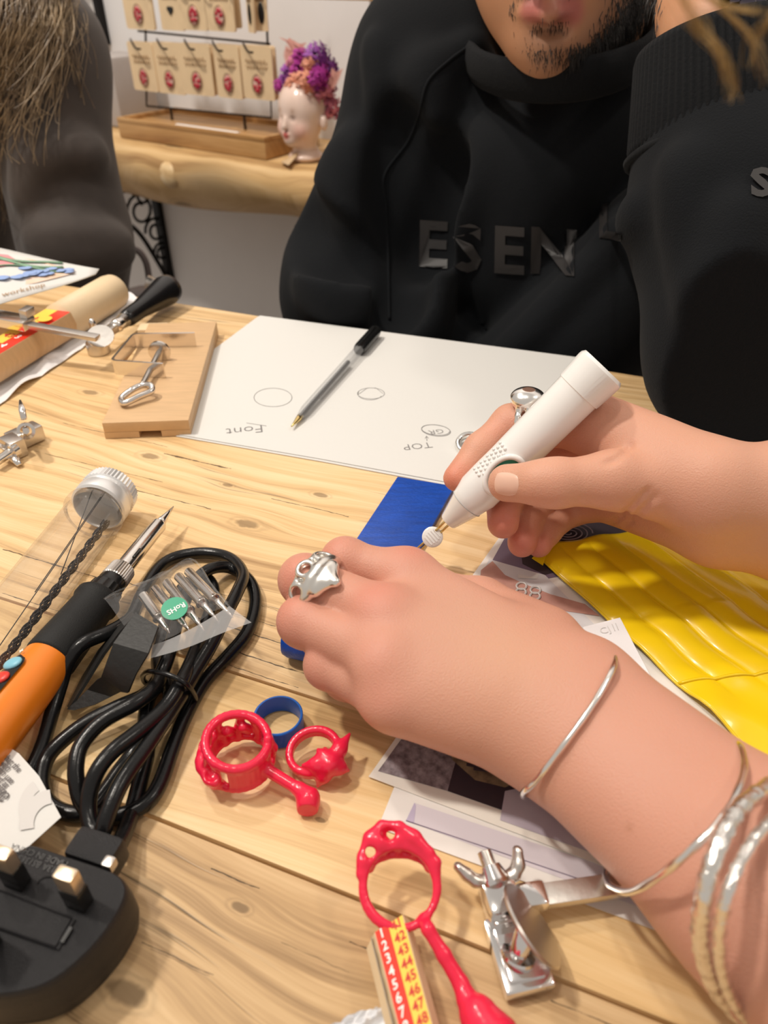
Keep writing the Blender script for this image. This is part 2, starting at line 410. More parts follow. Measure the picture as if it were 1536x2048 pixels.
# ------------------------------------------------------------------ the room
TX = Vector((0.932, -0.363, 0)).normalized(); TY = Vector((0.363, 0.932, 0)).normalized()   # table frame
def T(a, s, z=0.0): return TX * a + TY * s + Vector((0, 0, z))
RT = Matrix((TX, TY, Vector((0, 0, 1)))).transposed()
wa = math.radians(56.4)
WA = Vector((math.sin(wa), -math.cos(wa), 0)); WN = Vector((-math.cos(wa), -math.sin(wa), 0))   # along the wall, off the wall
_d = ray(440, 200); WP0 = Vector((_d.x, _d.y, 0)) * (1.35 / math.hypot(_d.x, _d.y))
WK = 1.2
def W(a, b, z): return CAMV + (WP0 + WA * a + WN * b + Vector((0, 0, z)) - CAMV) * WK
RW = Matrix((WA, -WN, Vector((0, 0, 1)))).transposed()
def WP(px, py, b):
    d = ray(px, py); t = (WP0 + WN * b).dot(WN) / d.dot(WN); q = CAMV + d * t
    return (q - WP0).dot(WA), q.z           # (a, z) in the wall frame
FLOOR = -0.75
m_floor = wood_mat('floor_boards', (0.30, 0.25, 0.2), (0.24, 0.19, 0.15), (0.15, 0.11, 0.08), 25, 1.5, 0.45)
b = MB().box((0, 0.4, FLOOR - 0.05), (3.6, 3.6, 0.1)); struct(build('floor', b, m_floor))
m_wall = mat('wall_paint', (0.74, 0.73, 0.74), 0.8, bump=0.15, bscale=90, var=0.06, vscale=3)
m_wall2 = mat('wall_paint_grey', (0.82, 0.79, 0.77), 0.8, bump=0.15, bscale=90, var=0.08, vscale=3)
_f = (FLOOR - CAM_H) / WK + CAM_H
def wbox(a, b_, z, size, bev=0.0): return MB().box(W(a, b_, z), tuple(x * WK for x in size), RW, bev * WK)
struct(build('wall_back', wbox(0.25, -0.03, (1.5 + _f) / 2, (3.2, 0.06, 1.5 - _f)), m_wall, R=RW))
struct(build('trim_1', wbox(0.25, 0.008, (-0.05 + _f) / 2, (3.1, 0.016, -0.05 - _f), 0.002), m_wall2, R=RW))
struct(build('trim_2', wbox(0.42, 0.006, 0.42, (0.25, 0.012, 0.80), 0.003), m_wall, R=RW))

# ------------------------------------------------------------------ table
table = thing('work_table', T(0, 0.25, 0), 'varnished reclaimed pine plank table everything lies on', 'table', rot=RT)
pale = dict(light=(0.84, 0.62, 0.36), mid=(0.72, 0.48, 0.235), dark=(0.40, 0.235, 0.10))
def knot(px, py, r): q = P(px, py); return (q.dot(TX), q.dot(TY), r)
def crack(px0, py0, px1, py1, w):
    a, c = P(px0, py0), P(px1, py1); return ((a.dot(TY) + c.dot(TY)) / 2, a.dot(TX), c.dot(TX), w)
PL = [(-0.35, 0.1045, 'wide worn plank with long splits at the near side', dict(knots=[knot(250, 1985, .006), knot(480, 1815, .003), knot(900, 1760, .004)],
        cracks=[crack(280, 1890, 430, 1945, .0002), crack(300, 1900, 420, 1950, .0001), crack(560, 1890, 700, 1940, .00012), crack(700, 1880, 800, 1930, .0003), crack(420, 1740, 520, 1775, .0003), crack(1100, 2010, 1250, 2048, .0003)], crack_amt=1.0, seed=1.0,
        light=(0.72, 0.52, 0.29), mid=(0.55, 0.365, 0.185), dark=(0.28, 0.17, 0.080))),
      (0.1055, 0.1720, 'narrow smooth yellow plank', dict(knots=[knot(640, 1640, .0018)], crack_amt=0.0, seed=5.0, light=(0.84, 0.62, 0.34), mid=(0.74, 0.50, 0.235), dark=(0.50, 0.31, 0.13))),
      (0.1730, 0.5220, 'widest plank with a round knot and dark cracks', dict(
        knots=[knot(495, 1048, .0065), knot(1070, 1080, .0065), knot(640, 990, .004), knot(180, 785, .006), knot(455, 970, .003), knot(300, 912, .006)],
        cracks=[crack(0, 1103, 250, 1165, .0005), crack(220, 1170, 560, 1240, .0003), crack(330, 1225, 640, 1300, .0005), crack(0, 1190, 600, 1370, .0003), crack(380, 1170, 600, 1235, .0002),
                crack(250, 985, 430, 1010, .0004), crack(60, 905, 330, 960, .0003), crack(120, 850, 340, 890, .0003), crack(330, 905, 460, 940, .0008), crack(540, 1000, 700, 1030, .0004), crack(480, 1300, 760, 1400, .0005)],
        crack_amt=1.1, seed=9.0, **pale))]
for s0, s1, lab, kw in PL:
    m = wood_mat('pine_' + lab.split()[0], freq=135, along=4.5, rough=0.46, gloss_var=0.10, coat=0.0, **kw)
    b = MB().box(T(-0.05, (s0 + s1) / 2, -0.02), (1.9, s1 - s0, 0.04), RT, 0.0012)
    o = build('plank', b, m, table, R=RT, origin=Vector((0, 0, 0))); o['label'] = lab
for a, s in ((-0.85, -0.25), (0.7, -0.25), (-0.85, 0.45), (0.7, 0.45)):
    build('leg', MB().box(T(a, s, (FLOOR - 0.04) / 2), (0.06, 0.06, -FLOOR - 0.04), RT, 0.003), m, table, R=RT)

# ------------------------------------------------------------------ log shelf on the back wall
SZ = 0.030
m_log = wood_mat('log_shelf_wood', (0.80, 0.58, 0.32), (0.62, 0.40, 0.18), (0.30, 0.16, 0.06), 30, 1.5, 0.5, knots=[(WP(335, 345, .19)[0], 0.0, .014), (WP(335, 345, .19)[0], -0.19, .02)], seed=4)
random.seed(3)
shelf = thing('log_shelf', W(0.1, 0.0, -0.03), 'rustic half log shelf fixed to the wall behind the table', 'shelf')
sec = []
V = []; Fc = []; NS = 60
for i in range(NS + 1):
    a = -0.75 + 1.30 * i / NS
    wob = 0.006 * math.sin(a * 17) + 0.004 * math.sin(a * 41 + 1)
    low = 0.012 * math.sin((a + 0.9) * 9) 
    ring = [(0.0, SZ), (0.10, SZ), (0.165 + wob * .4, SZ - 0.001), (0.185 + wob, SZ - 0.010), (0.192 + wob, SZ - 0.030), (0.180 + wob, SZ - 0.055 - low * .3), (0.155 + wob, SZ - 0.076 - low * .6), (0.11, SZ - 0.090 - low), (0.05, SZ - 0.092 - low), (0.0, SZ - 0.09)]
    n = len(ring); V += [W(a, bb, z) for bb, z in ring]
for i in range(NS):
    for k in range(n):
        k2 = (k + 1) % n; Fc.append([i * n + k, (i + 1) * n + k, (i + 1) * n + k2, i * n + k2])
Fc.append(list(range(n))); Fc.append([NS * n + k for k in range(n)][::-1])
link_mesh('log', V, Fc, m_log, shelf, 50, R=RW, origin=W(0, 0, 0))
ka, kz = WP(335, 350, .192); b = MB().ball(W(ka, .186, kz), (.024, .014, .022), 16, RW); build('branch_stub', b, wood_mat('stub_wood', (0.85, 0.66, 0.40), (0.72, 0.50, 0.26), (0.45, 0.28, 0.12), 80, 30, 0.5), shelf, R=RW)
m_iron = mat('black_iron', (0.012, 0.011, 0.011), 0.45, 0.6)
def bracket(a, zt, h, dep, lab, name='shelf_bracket'):
    t = thing(name, W(a, 0, zt - h), lab, 'bracket')
    build('wall_bar', wbox(a, 0.0215, zt - h / 2, (0.018, 0.009, h), .001), m_iron, t, R=RW)
    build('shelf_bar', wbox(a, dep / 2 + .018, zt - 0.004, (0.018, dep, 0.007), .001), m_iron, t, R=RW)
    b = MB()
    pts = [W(a, dep * 0.95, zt - 0.008), W(a, dep * .8, zt - h * .18), W(a, dep * .5, zt - h * .38), W(a, dep * .28, zt - h * .7), W(a, 0.02, zt - h * .97)]
    b.tube(catmull(pts, 8), 0.005, 8)
    build('brace', b, m_iron, t)
    for k in range(4):
        q = [(0.06, .22, .030), (.035, .42, .024), (.03, .62, .018), (.05, .10, .02)][k]
        b = MB(); pts = []
        for j in range(20):
            an = j / 19 * 2 * PI * 1.35; rr = q[2] * (1 - j / 30)
            pts.append(W(a, q[0] * dep / .15 + rr * math.cos(an), zt - h * q[1] + rr * math.sin(an)))
        b.tube(pts, 0.0032, 6); build('scroll', b, m_iron, t)
ba, bz = WP(312, 560, 0.02)
bracket(WP(290, 400, .05)[0] - 0.005, SZ - .098, 0.20, 0.15, 'black scrolled iron bracket under the log shelf')
# upper bracket seen at the top, behind the dark haired person's shoulder
a2 = WP(205, 130, .02)[0]
t = thing('wall_hook', W(a2, 0, 0.13), 'black scrolled iron hook hanging at top left of the wall', 'hook')
b = wbox(a2, 0.005, 0.28, (0.016, 0.009, 0.30), .001); build('wall_bar', b, m_iron, t, R=RW)
b = MB(); b.tube(catmull([W(a2 + dx, .03, z) for dx, z in ((-.035, .33), (-.012, .29), (-.03, .24), (-.01, .2), (0.006, .17), (0.004, .14))], 8), .0045, 8); build('brace', b, m_iron, t)
for k in range(3):
    b = MB(); pts = [W(a2 - .012 + .013 * math.cos(j * .42) * (1 - j / 40), .03, .31 - .05 * k + .018 * math.sin(j * .42)) for j in range(18)]
    b.tube(pts, .0032, 6); build('scroll', b, m_iron, t)
b = MB().ball(W(a2 + .006, .03, .132), (.007, .007, .014), 12); build('knob', b, m_iron, t)
# pale upper shelf edge, top right of the wall
a0, z0 = WP(590, 0, .16); a1, z1 = WP(790, 0, .16)
b = wbox((a0 + a1) / 2 + .1, .081, z0 + 0.011, (a1 - a0 + .2, .16, 0.02), .002)
tag(build('upper_shelf', b, m_log, R=RW), 'thin wooden shelf board high on the wall, its edge at the top of the photo', 'shelf')
# ------------------------------------------------------------------ the man in the black sweatshirt
def ridge(S, arr, pix, r, k, bvh, mode='u', lift=0.0, n=6):
    pts = []
    for p in catmull([Vector((x, y, 0)) for x, y in pix], n):
        q = hit(bvh, p.x, p.y, lift)
        if q is not None: pts.append(q)
    for a, c in zip(pts[:-1], pts[1:]):
        if (a - c).length < 0.06: S.cone(arr, a, c, r, r, k, mode)
man = thing('person', (0.19, 0.66, FLOOR), 'man in black sweatshirt leaning his bearded chin towards a raised left hand', 'person')
m_black = mat('black_fleece', (0.0042, 0.0052, 0.0068), 0.88, bump=0.4, bscale=900, sheen=0.02, spec=0.18)
S = SDF((-0.16, 0.36, -0.34), (0.50, 1.00, 0.27), 0.0045); A = S.new()
S.cone(A, (0.19, 0.86, -0.30), (0.185, 0.80, 0.05), 0.17, 0.155, 0.03)
S.ell(A, (0.185, 0.79, 0.10), (0.19, 0.115, 0.11), None, 0.05)
S.ell(A, PY(1050, 430, .74), (0.14, 0.10, 0.13), None, 0.05)
sh_r = PY(880, 150, .77); el_r = PY(712, 530, .70)
S.cone(A, sh_r, el_r, 0.072, 0.060, 0.03)
S.cone(A, el_r, PY(700, 600, .66), 0.060, 0.056, 0.03); S.cone(A, PY(700, 600, .66), PY(900, 760, .62), 0.056, 0.05, 0.03)
S.cone(A, sh_r, PY(1080, 60, .76), 0.072, 0.06, 0.04)
cuff0 = PY(1440, 85, .50); cuff1 = PY(1447, 290, .475); el_l = P(1512, 700, .066); sh_l = PY(1640, 200, .78)
S.cone(A, cuff1, cuff1.lerp(el_l, .35), 0.051, 0.055, 0.01); S.cone(A, cuff1.lerp(el_l, .35), el_l, 0.056, 0.056, 0.02)
S.cone(A, el_l, sh_l, 0.056, 0.08, 0.02); S.cone(A, sh_l, PY(1200, 40, .76), 0.08, 0.06, 0.04)
S.cone(A, PY(1330, 500, .60), PY(1080, 760, .585), 0.055, 0.062, 0.006)
S.cone(A, PY(1330, 500, .60), PY(1400, 620, .60), 0.055, 0.062, 0.01)
V0, Q0 = S.mesh(A, 0); B0 = bvh_of(V0, Q0)
for pix, r, k, lift in [([(745, 85), (762, 220), (768, 350), (772, 500), (778, 660)], .009, .012, -.005),
        ([(945, 90), (900, 120), (855, 165), (838, 230), (815, 285), (768, 350)], .009, .010, -.006),
        ([(975, 310), (930, 400), (900, 470), (865, 545), (822, 620), (812, 690)], .016, .03, -.007),
        ([(855, 140), (846, 300), (835, 420), (815, 560)], .012, .025, -.006),
        ([(1225, 180), (1170, 270), (1090, 390)], .015, .035, -.008),
        ([(700, 300), (660, 420), (640, 520)], .010, .03, -.008),
        ([(640, 560), (690, 600), (760, 590)], .010, .03, -.006),
        ([(1030, 300), (1050, 450), (1000, 600)], .016, .035, -.009),
        ([(1360, 320), (1365, 430), (1390, 560)], .006, .016, -.005),
        ([(1480, 430), (1440, 540), (1430, 640)], .007, .018, -.006),
        ([(1000, 720), (1100, 620), (1210, 500), (1270, 430)], .008, .015, -.004)]:
    ridge(S, A, pix, r, k, B0, lift=lift)
for pix in ([(800, 250), (800, 450), (790, 640)], [(900, 330), (870, 420), (850, 520)], [(600, 430), (650, 500), (720, 520)]):
    ridge(S, A, pix, .010, .03, B0, 's', lift=.004)
ncA = PY(1130, 30, .70)
S.ell(A, PY(1135, -20, .70), (0.064, 0.076, 0.070), None, 0.012, 's')      # neck opening
V, Q = S.mesh(A, 1)
link_mesh('sweatshirt', V, Q.tolist(), m_black, man, 180)
Bs = bvh_of(V, Q)
# collar, cuff, seams
b = MB(); pts = []
for k in range(40):
    an = 2 * PI * k / 40; c = PY(1130, -10, .70); q = c + Vector((0.071 * math.cos(an), 0.098 * math.sin(an), -0.016 + 0.010 * math.cos(an) - 0.030 * (1 - math.sin(an)) * .5)); pts.append(q)
b.tube(pts, 0.0065, 10, closed=True, flat=2.3); m_rib = mat('black_rib_knit', (0.0045, 0.0052, 0.0065), 0.85, bump=0.4, bscale=500, sheen=0.02, spec=0.2)
build('collar', b, m_rib, man, 180)
b = MB(); NSG = 320; prof = [(-0.04, .046), (0.0, .052), (.10, .0530), (.5, .050), (.93, .0470), (1.0, .046), (1.0, .041), (.8, .041)]
ax = cuff0 - cuff1; vs = []; fs = []; u = Vector((1, 0, 0)); u = (u - ax.normalized() * u.dot(ax.normalized())).normalized(); w = ax.normalized().cross(u)
for t_, r_ in prof:
    for k in range(NSG):
        an = 2 * PI * k / NSG; rr = r_ * (1 + (0.016 * math.cos(k * PI / 2 + PI / 4) if 0 < t_ < 1 else 0))
        vs.append(cuff1 + ax * t_ + u * rr * math.cos(an) + w * rr * math.sin(an))
for i in range(len(prof) - 1):
    for k in range(NSG): fs.append([i * NSG + k, i * NSG + (k + 1) % NSG, (i + 1) * NSG + (k + 1) % NSG, (i + 1) * NSG + k])
b.add(vs, fs); build('cuff', b, m_rib, man, 180)
b = MB(); b.tube([cuff1 + ax * -0.02 + u * .0535 * math.cos(a) + w * .0535 * math.sin(a) for a in [2 * PI * k / 40 for k in range(40)]], .0028, 6, closed=True); build('cuff_seam', b, m_rib, man, 180)
# raised letters on chest and sleeve
m_let = mat('rubber_letters', (0.020, 0.018, 0.018), 0.5)
def on_shirt(word, x0, y0, dx, dy, h, lab):
    v, f = text_geo(word, 1.0, 0.03, spacing=1.12)
    # subdivide so that the letters follow the cloth
    bm = bmesh.new(); bv = [bm.verts.new((x, y, 0)) for x, y in v]
    for q in f:
        try: bm.faces.new([bv[i] for i in q])
        except ValueError: pass
    bmesh.ops.triangulate(bm, faces=bm.faces[:])
    for _ in range(4): bmesh.ops.subdivide_edges(bm, edges=[e for e in bm.edges if e.calc_length() > 0.05], cuts=1)
    bm.verts.index_update(); vs = []; ok = []
    for q in bm.verts:
        X = x0 + dx[0] * q.co.x * h + dy[0] * q.co.y * h; Y = y0 + dx[1] * q.co.x * h + dy[1] * q.co.y * h
        p = hit(Bs, X, Y, 0.0012); ok.append(p is not None); vs.append(p or Vector((0, 9, 0)))
    fs = [[x.index for x in q.verts] for q in bm.faces if all(ok[x.index] for x in q.verts)]
    fs = [q for q in fs if max((vs[q[i]] - vs[q[i - 1]]).length for i in range(3)) < .007]
    bm.free(); o = link_mesh('lettering', vs, fs, m_let, man, 180); o['label'] = lab
for ch, x, y in (('E', 832, 530), ('S', 905, 537), ('S', 905, 537), ('E', 984, 541), ('N', 1055, 543), ('L', 1196, 474)):
    on_shirt(ch, x, y, (1, .07), (0.02, -1), 128 if ch != 'L' else 96, 'dark raised chest lettering') if (ch, x) != ('S', 905) or not globals().get('_s') else None
    if ch == 'S': _s = 1
_h = hit(Bs, 1522, 372, .0015)
if _h is not None:
    _i = hit(Bs, 1530, 372, .0015); _j = hit(Bs, 1522, 350, .0015); _u = (_i - _h).normalized(); _v = (_j - _h).normalized(); b = MB()
    text_on(b, 'S', _h - _u * .0055 - _v * .0065, _u, _v, .022, .0002, bold=.04); o = build('lettering', b, m_let, man, 0); o['label'] = 'small raised sleeve letter'
for pix in ([(945, 88), (900, 120), (855, 165), (838, 230), (815, 285), (768, 352), (772, 420), (776, 520), (779, 640)],):
    pp = [hit(Bs, q.x, q.y, .0002) for q in catmull([Vector((x, y, 0)) for x, y in pix], 10)]
    pp = [q for q in pp if q is not None]; b = MB(); b.tube(pp, .0014, 6); build('raglan_seam', b, m_black, man, 180)
# skin: head, neck, hidden arms, left hand
S = SDF((0.02, 0.42, -0.12), (0.44, 0.86, 0.44), 0.003); A = S.new()
hc = PY(1150, -250, .715)
S.ell(A, hc, (0.074, 0.092, 0.092), None, 0.01)
chin = PY(1100, 92, .612)
S.cone(A, chin, PY(1015, -60, .665), .017, .026, .012); S.cone(A, chin, PY(1240, -60, .68), .020, .030, .012)
S.cone(A, PY(1240, -60, .68), PY(1270, -160, .70), .030, .03, .012)
S.ell(A, chin + Vector((0, .006, .002)), (.026, .020, .019), None, .010)
S.ell(A, PY(1110, -20, .635), (0.046, 0.038, 0.045), None, .02); S.ell(A, PY(1100, -110, .64), (.052, .04, .05), None, .02)
S.cone(A, PY(1085, -130, .588), PY(1085, -75, .575), .008, .0115, .006)
for dx_ in (-26, 26): S.ell(A, PY(1085 + dx_, -62, .590), (.007, .007, .006), None, .004)
for dx_ in (-75, 75): S.ell(A, PY(1090 + dx_, -175, .625), (.016, .012, .012), None, .006, 's'); S.ell(A, PY(1090 + dx_, -175, .632), (.012, .012, .012), None, .002)
S.cone(A, PY(1045, 8, .607), PY(1095, 2, .593), .0035, .0052, .003); S.cone(A, PY(1095, 2, .593), PY(1160, 2, .607), .0052, .0035, .003)    # upper lip
S.cone(A, PY(1046, 24, .602), PY(1097, 28, .591), .0045, .0082, .0025); S.cone(A, PY(1097, 28, .591), PY(1155, 20, .602), .0082, .0045, .0025)  # lower lip
S.cone(A, PY(1040, 12, .594), PY(1097, 13, .584), .0010, .0014, .0015, 's'); S.cone(A, PY(1097, 13, .584), PY(1165, 8, .594), .0014, .0010, .0015, 's')
S.ell(A, PY(1097, 60, .592), (.016, .005, .004), None, .006, 's')
S.cone(A, PY(1150, 60, .70), PY(1140, 60, .74) + Vector((0, 0, -.08)), .052, .055, .01)
S.cone(A, PY(1140, 60, .74) + Vector((0, 0, -.08)), (0.19, .78, 0.02), .05, .06, .02)
S.cone(A, (0.19, .78, 0.04), (0.33, .76, 0.08), .05, .045, .02); S.cone(A, (0.33, .76, 0.08), el_l + Vector((0, .02, .01)), .035, .022, .02)
S.cone(A, el_l + Vector((0, .02, .01)), cuff1, .022, .022, .01); S.cone(A, cuff1, cuff0, .022, .030, .01)
wr = PY(1400, 30, .525); S.cone(A, cuff0, wr, .031, .024, .012); S.cone(A, cuff0 + Vector((.02, 0, 0)), PY(1450, -20, .535), .024, .022, .012)
for k in range(4):
    m0 = PY(1350 + 45 * k, -70, .545 + .006 * k); S.cone(A, wr, m0, .018, .012, .010)
    m1 = PY(1325 + 40 * k, -150, .56); m2 = PY(1290 + 40 * k, -190, .585); m3 = PY(1275 + 38 * k, -170, .605)
    S.chain(A, [(m0, .011), (m1, .009), (m2, .008), (m3, .0075)], .004)
S.chain(A, [(wr, .018), (PY(1340, -40, .55), .012), (PY(1300, -100, .57), .0095), (PY(1290, -150, .585), .008)], .006)
V, Q = S.mesh(A, 1)
skin_man = mat('skin_warm', (.46, .235, .125), .5, bump=.15, bscale=900, sss=.15, sssr=(.006, .002, .001), attr='tint')
o = link_mesh('body', V, Q.tolist(), skin_man, man, 180)
cols = np.tile(np.array([.50, .25, .135]), (len(V), 1))
def blob(cols, V, c, r, col, amt=1.0, pw=2):
    d = np.linalg.norm(V - np.array(c), axis=1) / r; k = (amt * np.exp(-d ** pw))[:, None]; return cols * (1 - k) + np.array(col) * k
for px_ in (1055, 1080, 1105, 1130, 1150):
    cols = blob(cols, V, PY(px_, 25, .592), .0085, (.50, .15, .13), .95, 4)
    cols = blob(cols, V, PY(px_, 2, .594), .006, (.42, .13, .11), .8, 4)
for (x, y, yy, r) in [(1090, 85, .59, .020), (1130, 115, .60, .018), (1190, 105, .62, .020), (1240, 60, .645, .022), (1275, 0, .66, .024), (1100, 55, .592, .007), (1020, 20, .62, .009)]:
    cols = blob(cols, V, PY(x, y, yy), r, (.20, .10, .06), .55, 2)
set_color(o, cols)
Bh = bvh_of(V, Q)
# beard and head hair
m_hair = mat('black_hair', (.010, .007, .005), .55)
random.seed(11); b = MB()
def hair(b, p, d, ln, r):
    q = p + d * ln * .5 + Vector((random.uniform(-1, 1), random.uniform(-1, 1), random.uniform(-1, 0))) * ln * .15
    e = q + (d + Vector((0, 0, -.6))).normalized() * ln * .5
    s = (e - p).cross(Vector((0, 1, 0))).normalized() * r; t_ = Vector((0, -1, 0)) * r
    b.add([p + s, p - s, p + t_, q + s * .7, q - s * .7, q + t_ * .7, e], [[0, 1, 4, 3], [1, 2, 5, 4], [2, 0, 3, 5], [3, 4, 6], [4, 5, 6], [5, 3, 6]])
def beard(n, path, spread, ln, r):
    cp = catmull([Vector((x, y, w_)) for x, y, w_ in path], 12)
    for _ in range(n):
        c = random.choice(cp); x = c.x + random.gauss(0, spread * c.z); y = c.y + random.gauss(0, spread * c.z)
        p = hit(Bh, x, y, -0.0005)
        if p is None: continue
        d = Vector((random.uniform(-.3, .3), -.5, -.8)).normalized(); hair(b, p, d, ln * random.uniform(.5, 1.2), r)
beard(90, [(1075, 108, 1), (1110, 114, 1.4), (1140, 112, 1.2)], 10, .006, .0002)
beard(1300, [(1150, 112, 1.0), (1190, 102, 1.2), (1225, 80, 1.5), (1255, 40, 1.9), (1285, -10, 2.2), (1290, -60, 2.2)], 11, .010, .00028)
beard(900, [(1205, 100, 1), (1250, 55, 1.2), (1280, 10, 1.6), (1295, -60, 1.8)], 14, .012, .0003)
beard(70, [(1065, 52, .7), (1095, 58, 1), (1130, 50, .8)], 8, .006, .00022)
beard(35, [(1030, 0, .6), (1020, 25, .5), (1035, -15, .6)], 8, .005, .0002)
beard(90, [(1060, 100, 1), (1090, 90, 1.6), (1130, 95, 1.2)], 14, .005, .00018)
beard(150, [(1150, -22, .6), (1100, -25, 1), (1050, -20, .6)], 8, .005, .0002)
tag(build('beard', b, m_hair, man, 0), None, None, kind='stuff')
b = MB().ball(hc + Vector((.003, .018, .022)), (.080, .094, .088), 24); build('hair', b, m_hair, man, 180)

# ------------------------------------------------------------------ dark haired person at the left edge
wom = thing('person', (-0.42, 0.95, FLOOR), 'person in brown top with long loose hair, cut off at the left edge', 'person')
m_top = mat('brown_jersey', (.060, .045, .038), .75, bump=.3, bscale=700, var=.35, vscale=12, sheen=.12)
S = SDF((-0.85, 0.70, -0.35), (-0.20, 1.2, 0.50), 0.006); A = S.new()
shp = PY(60, 110, .92); elp = PY(150, 470, .86)
S.cone(A, shp, elp, .068, .060, .02); S.cone(A, elp, PY(160, 640, .84), .058, .055, .02); S.cone(A, PY(160, 640, .84), PY(-60, 620, .80), .05, .04, .02)
S.cone(A, shp, PY(-220, -60, .98), .075, .07, .04); S.cone(A, PY(-250, 60, .98), PY(-200, 800, .98), .15, .15, .05)
V0, Q0 = S.mesh(A, 0); B0 = bvh_of(V0, Q0)
for pix in ([(60, 330), (130, 300), (190, 310)], [(70, 480), (140, 470), (240, 485)], [(110, 505), (180, 515), (245, 505)], [(60, 545), (160, 550)], [(40, 180), (60, 280), (50, 400)]):
    ridge(S, A, pix, .010, .02, B0, lift=-.004)
V, Q = S.mesh(A, 1); link_mesh('top', V, Q.tolist(), m_top, wom, 180); Bw = bvh_of(V, Q)
S = SDF((-0.80, 0.78, -0.32), (-0.22, 1.15, 0.75), 0.006); A = S.new()
nk = PY(-220, -120, .98); hd = PY(-240, -420, .97)
S.ell(A, hd, (.075, .092, .11), None, .01); S.cone(A, hd, nk, .05, .05, .01); S.cone(A, nk, PY(-220, 300, .99), .05, .07, .02)
S.cone(A, nk, shp, .045, .045, .02); S.cone(A, shp, elp, .04, .035, .01); S.cone(A, elp, PY(160, 630, .84), .033, .03, .01); S.cone(A, PY(160, 630, .84), PY(-100, 620, .78), .028, .022, .01)
S.ell(A, PY(-240, -400, .88), (.012, .014, .014), None, .006)
V, Q = S.mesh(A, 1); o = link_mesh('body', V, Q.tolist(), mat('skin_pale', (.6, .36, .26), .5), wom, 180)
m_bh = mat('brown_hair', (.11, .068, .036), .34, spec=.9, var=.5, vscale=40, var_col=(.42, .30, .17))
b = MB(); random.seed(5)
for i in range(480):
    t_ = random.random(); x0 = -90 + 215 * t_ + random.gauss(0, 12); y0 = -60
    x1 = -75 + 125 * t_ ** 1.3 + random.gauss(0, 26); y1 = random.uniform(90, 330) if t_ > .45 else random.uniform(260, 480)
    lift = random.uniform(.004, .03) * (1 - .5 * t_) + .002
    xm = (x0 + x1) / 2 + random.gauss(0, 14) + 12 * t_
    pts = []
    for x, y in ((x0, y0), (x0 * .7 + xm * .3 + random.gauss(0, 4), y0 * .6 + y1 * .25), (xm, (y0 + y1) / 2), (x1 + random.gauss(0, 6), y1 * .85), (x1 + random.gauss(0, 14), y1)):
        p = hit(Bw, x, y, lift)
        pts.append(p if p is not None and p.y < 1.05 else PY(x, y, .87))
    cp = catmull(pts, 3); n = len(cp); b.tube(cp, [.0006 * (1 - .6 * k / n) for k in range(n)], 3, cap=False)
for i in range(150):   # loose flyaway strands over the shoulder
    x0 = random.uniform(30, 160); y0 = random.uniform(-30, 60); L_ = random.uniform(60, 200); dx_ = random.uniform(-60, 30)
    pts = [hit(Bw, x0 + dx_ * t_ + 14 * math.sin(3 * t_ + i), y0 + L_ * t_, .003 + .004 * random.random()) for t_ in (0, .33, .66, 1)]
    if any(p is None for p in pts): continue
    b.tube(catmull(pts, 4), .00035, 3, cap=False)
tag(build('hair', b, m_bh, wom, 180), None, None, kind='stuff')
b = MB().ball(hd + Vector((0, .03, .0)), (.085, .10, .125), 20); build('hair_crown', b, m_bh, wom, 180)
# ------------------------------------------------------------------ the maker: left hand holding the wax, right hand with the wax pen
maker = thing('person', P(1500, 1500, 0) + Vector((0.08, -0.05, 0)), 'bare arms and hands of the maker, carving wax with a pen tool at the right', 'person')
m_skin = mat('skin_fair', (.60, .31, .215), .44, bump=.30, bscale=1500, sss=.18, sssr=(.007, .0025, .0012), attr='tint', spec=.4)
m_nail = mat('finger_nail', (.74, .47, .36), .28, spec=.6)
def J(px, py, z, r): return (P(px, py, z), r)
def skin_cols(V, spots, base=(.60, .298, .212)):
    cols = np.tile(np.array(base), (len(V), 1))
    rs = np.random.RandomState(4)
    for c, r, col, amt in spots: cols = blob(cols, V, c, r, col, amt, 2)
    return cols
# ---- left hand
VX = 0.0011
S = SDF((-0.055, -0.02, -0.002), (0.30, 0.285, 0.085), VX)
Fg = S.new()
LH = dict(
  index=[J(812, 1158, .041, .0108), J(690, 1122, .043, .0086), J(648, 1162, .024, .0078), J(668, 1215, .012, .0066)],
  middle=[J(780, 1238, .044, .0112), J(610, 1160, .042, .0092), J(628, 1212, .022, .0080), J(660, 1250, .011, .0068)],
  ring=[J(778, 1322, .041, .0108), J(608, 1243, .036, .0090), J(648, 1278, .022, .0078), J(690, 1310, .012, .0066)],
  little=[J(795, 1400, .034, .0098), J(656, 1330, .028, .0078), J(688, 1362, .017, .0068), J(730, 1385, .010, .0060)])
for nm, ch in LH.items():
    G = S.new(); S.chain(G, ch, .004)
    if nm in ('middle', 'ring', 'index', 'little'):      # knuckle swell at the middle joint
        S.ell(G, ch[1][0], (ch[1][1] * 1.06,) * 3, None, .004)
    Fg = S.merge(Fg, G, .0010); del G
Pm = S.new()
wr_r, wr_u = P(1168, 1376, .030), P(1094, 1480, .026)       # wrist, thumb side and little-finger side
for nm, f in (('index', 0.0), ('middle', .33), ('ring', .66), ('little', 1.0)):
    a = LH[nm][0]; w_ = wr_r.lerp(wr_u, f); S.cone(Pm, a[0], w_, a[1] * 1.02, .0165, .010)
for a_, b_ in (('index', 'middle'), ('middle', 'ring'), ('ring', 'little')):
    m0 = (LH[a_][0][0] + LH[b_][0][0]) / 2; S.cone(Pm, m0 + Vector((.006, -.004, -.004)), wr_r.lerp(wr_u, .5), .0095, .015, .012)
fa_r, fa_u = P(1600, 1742, .040), P(1520, 1838, .035)
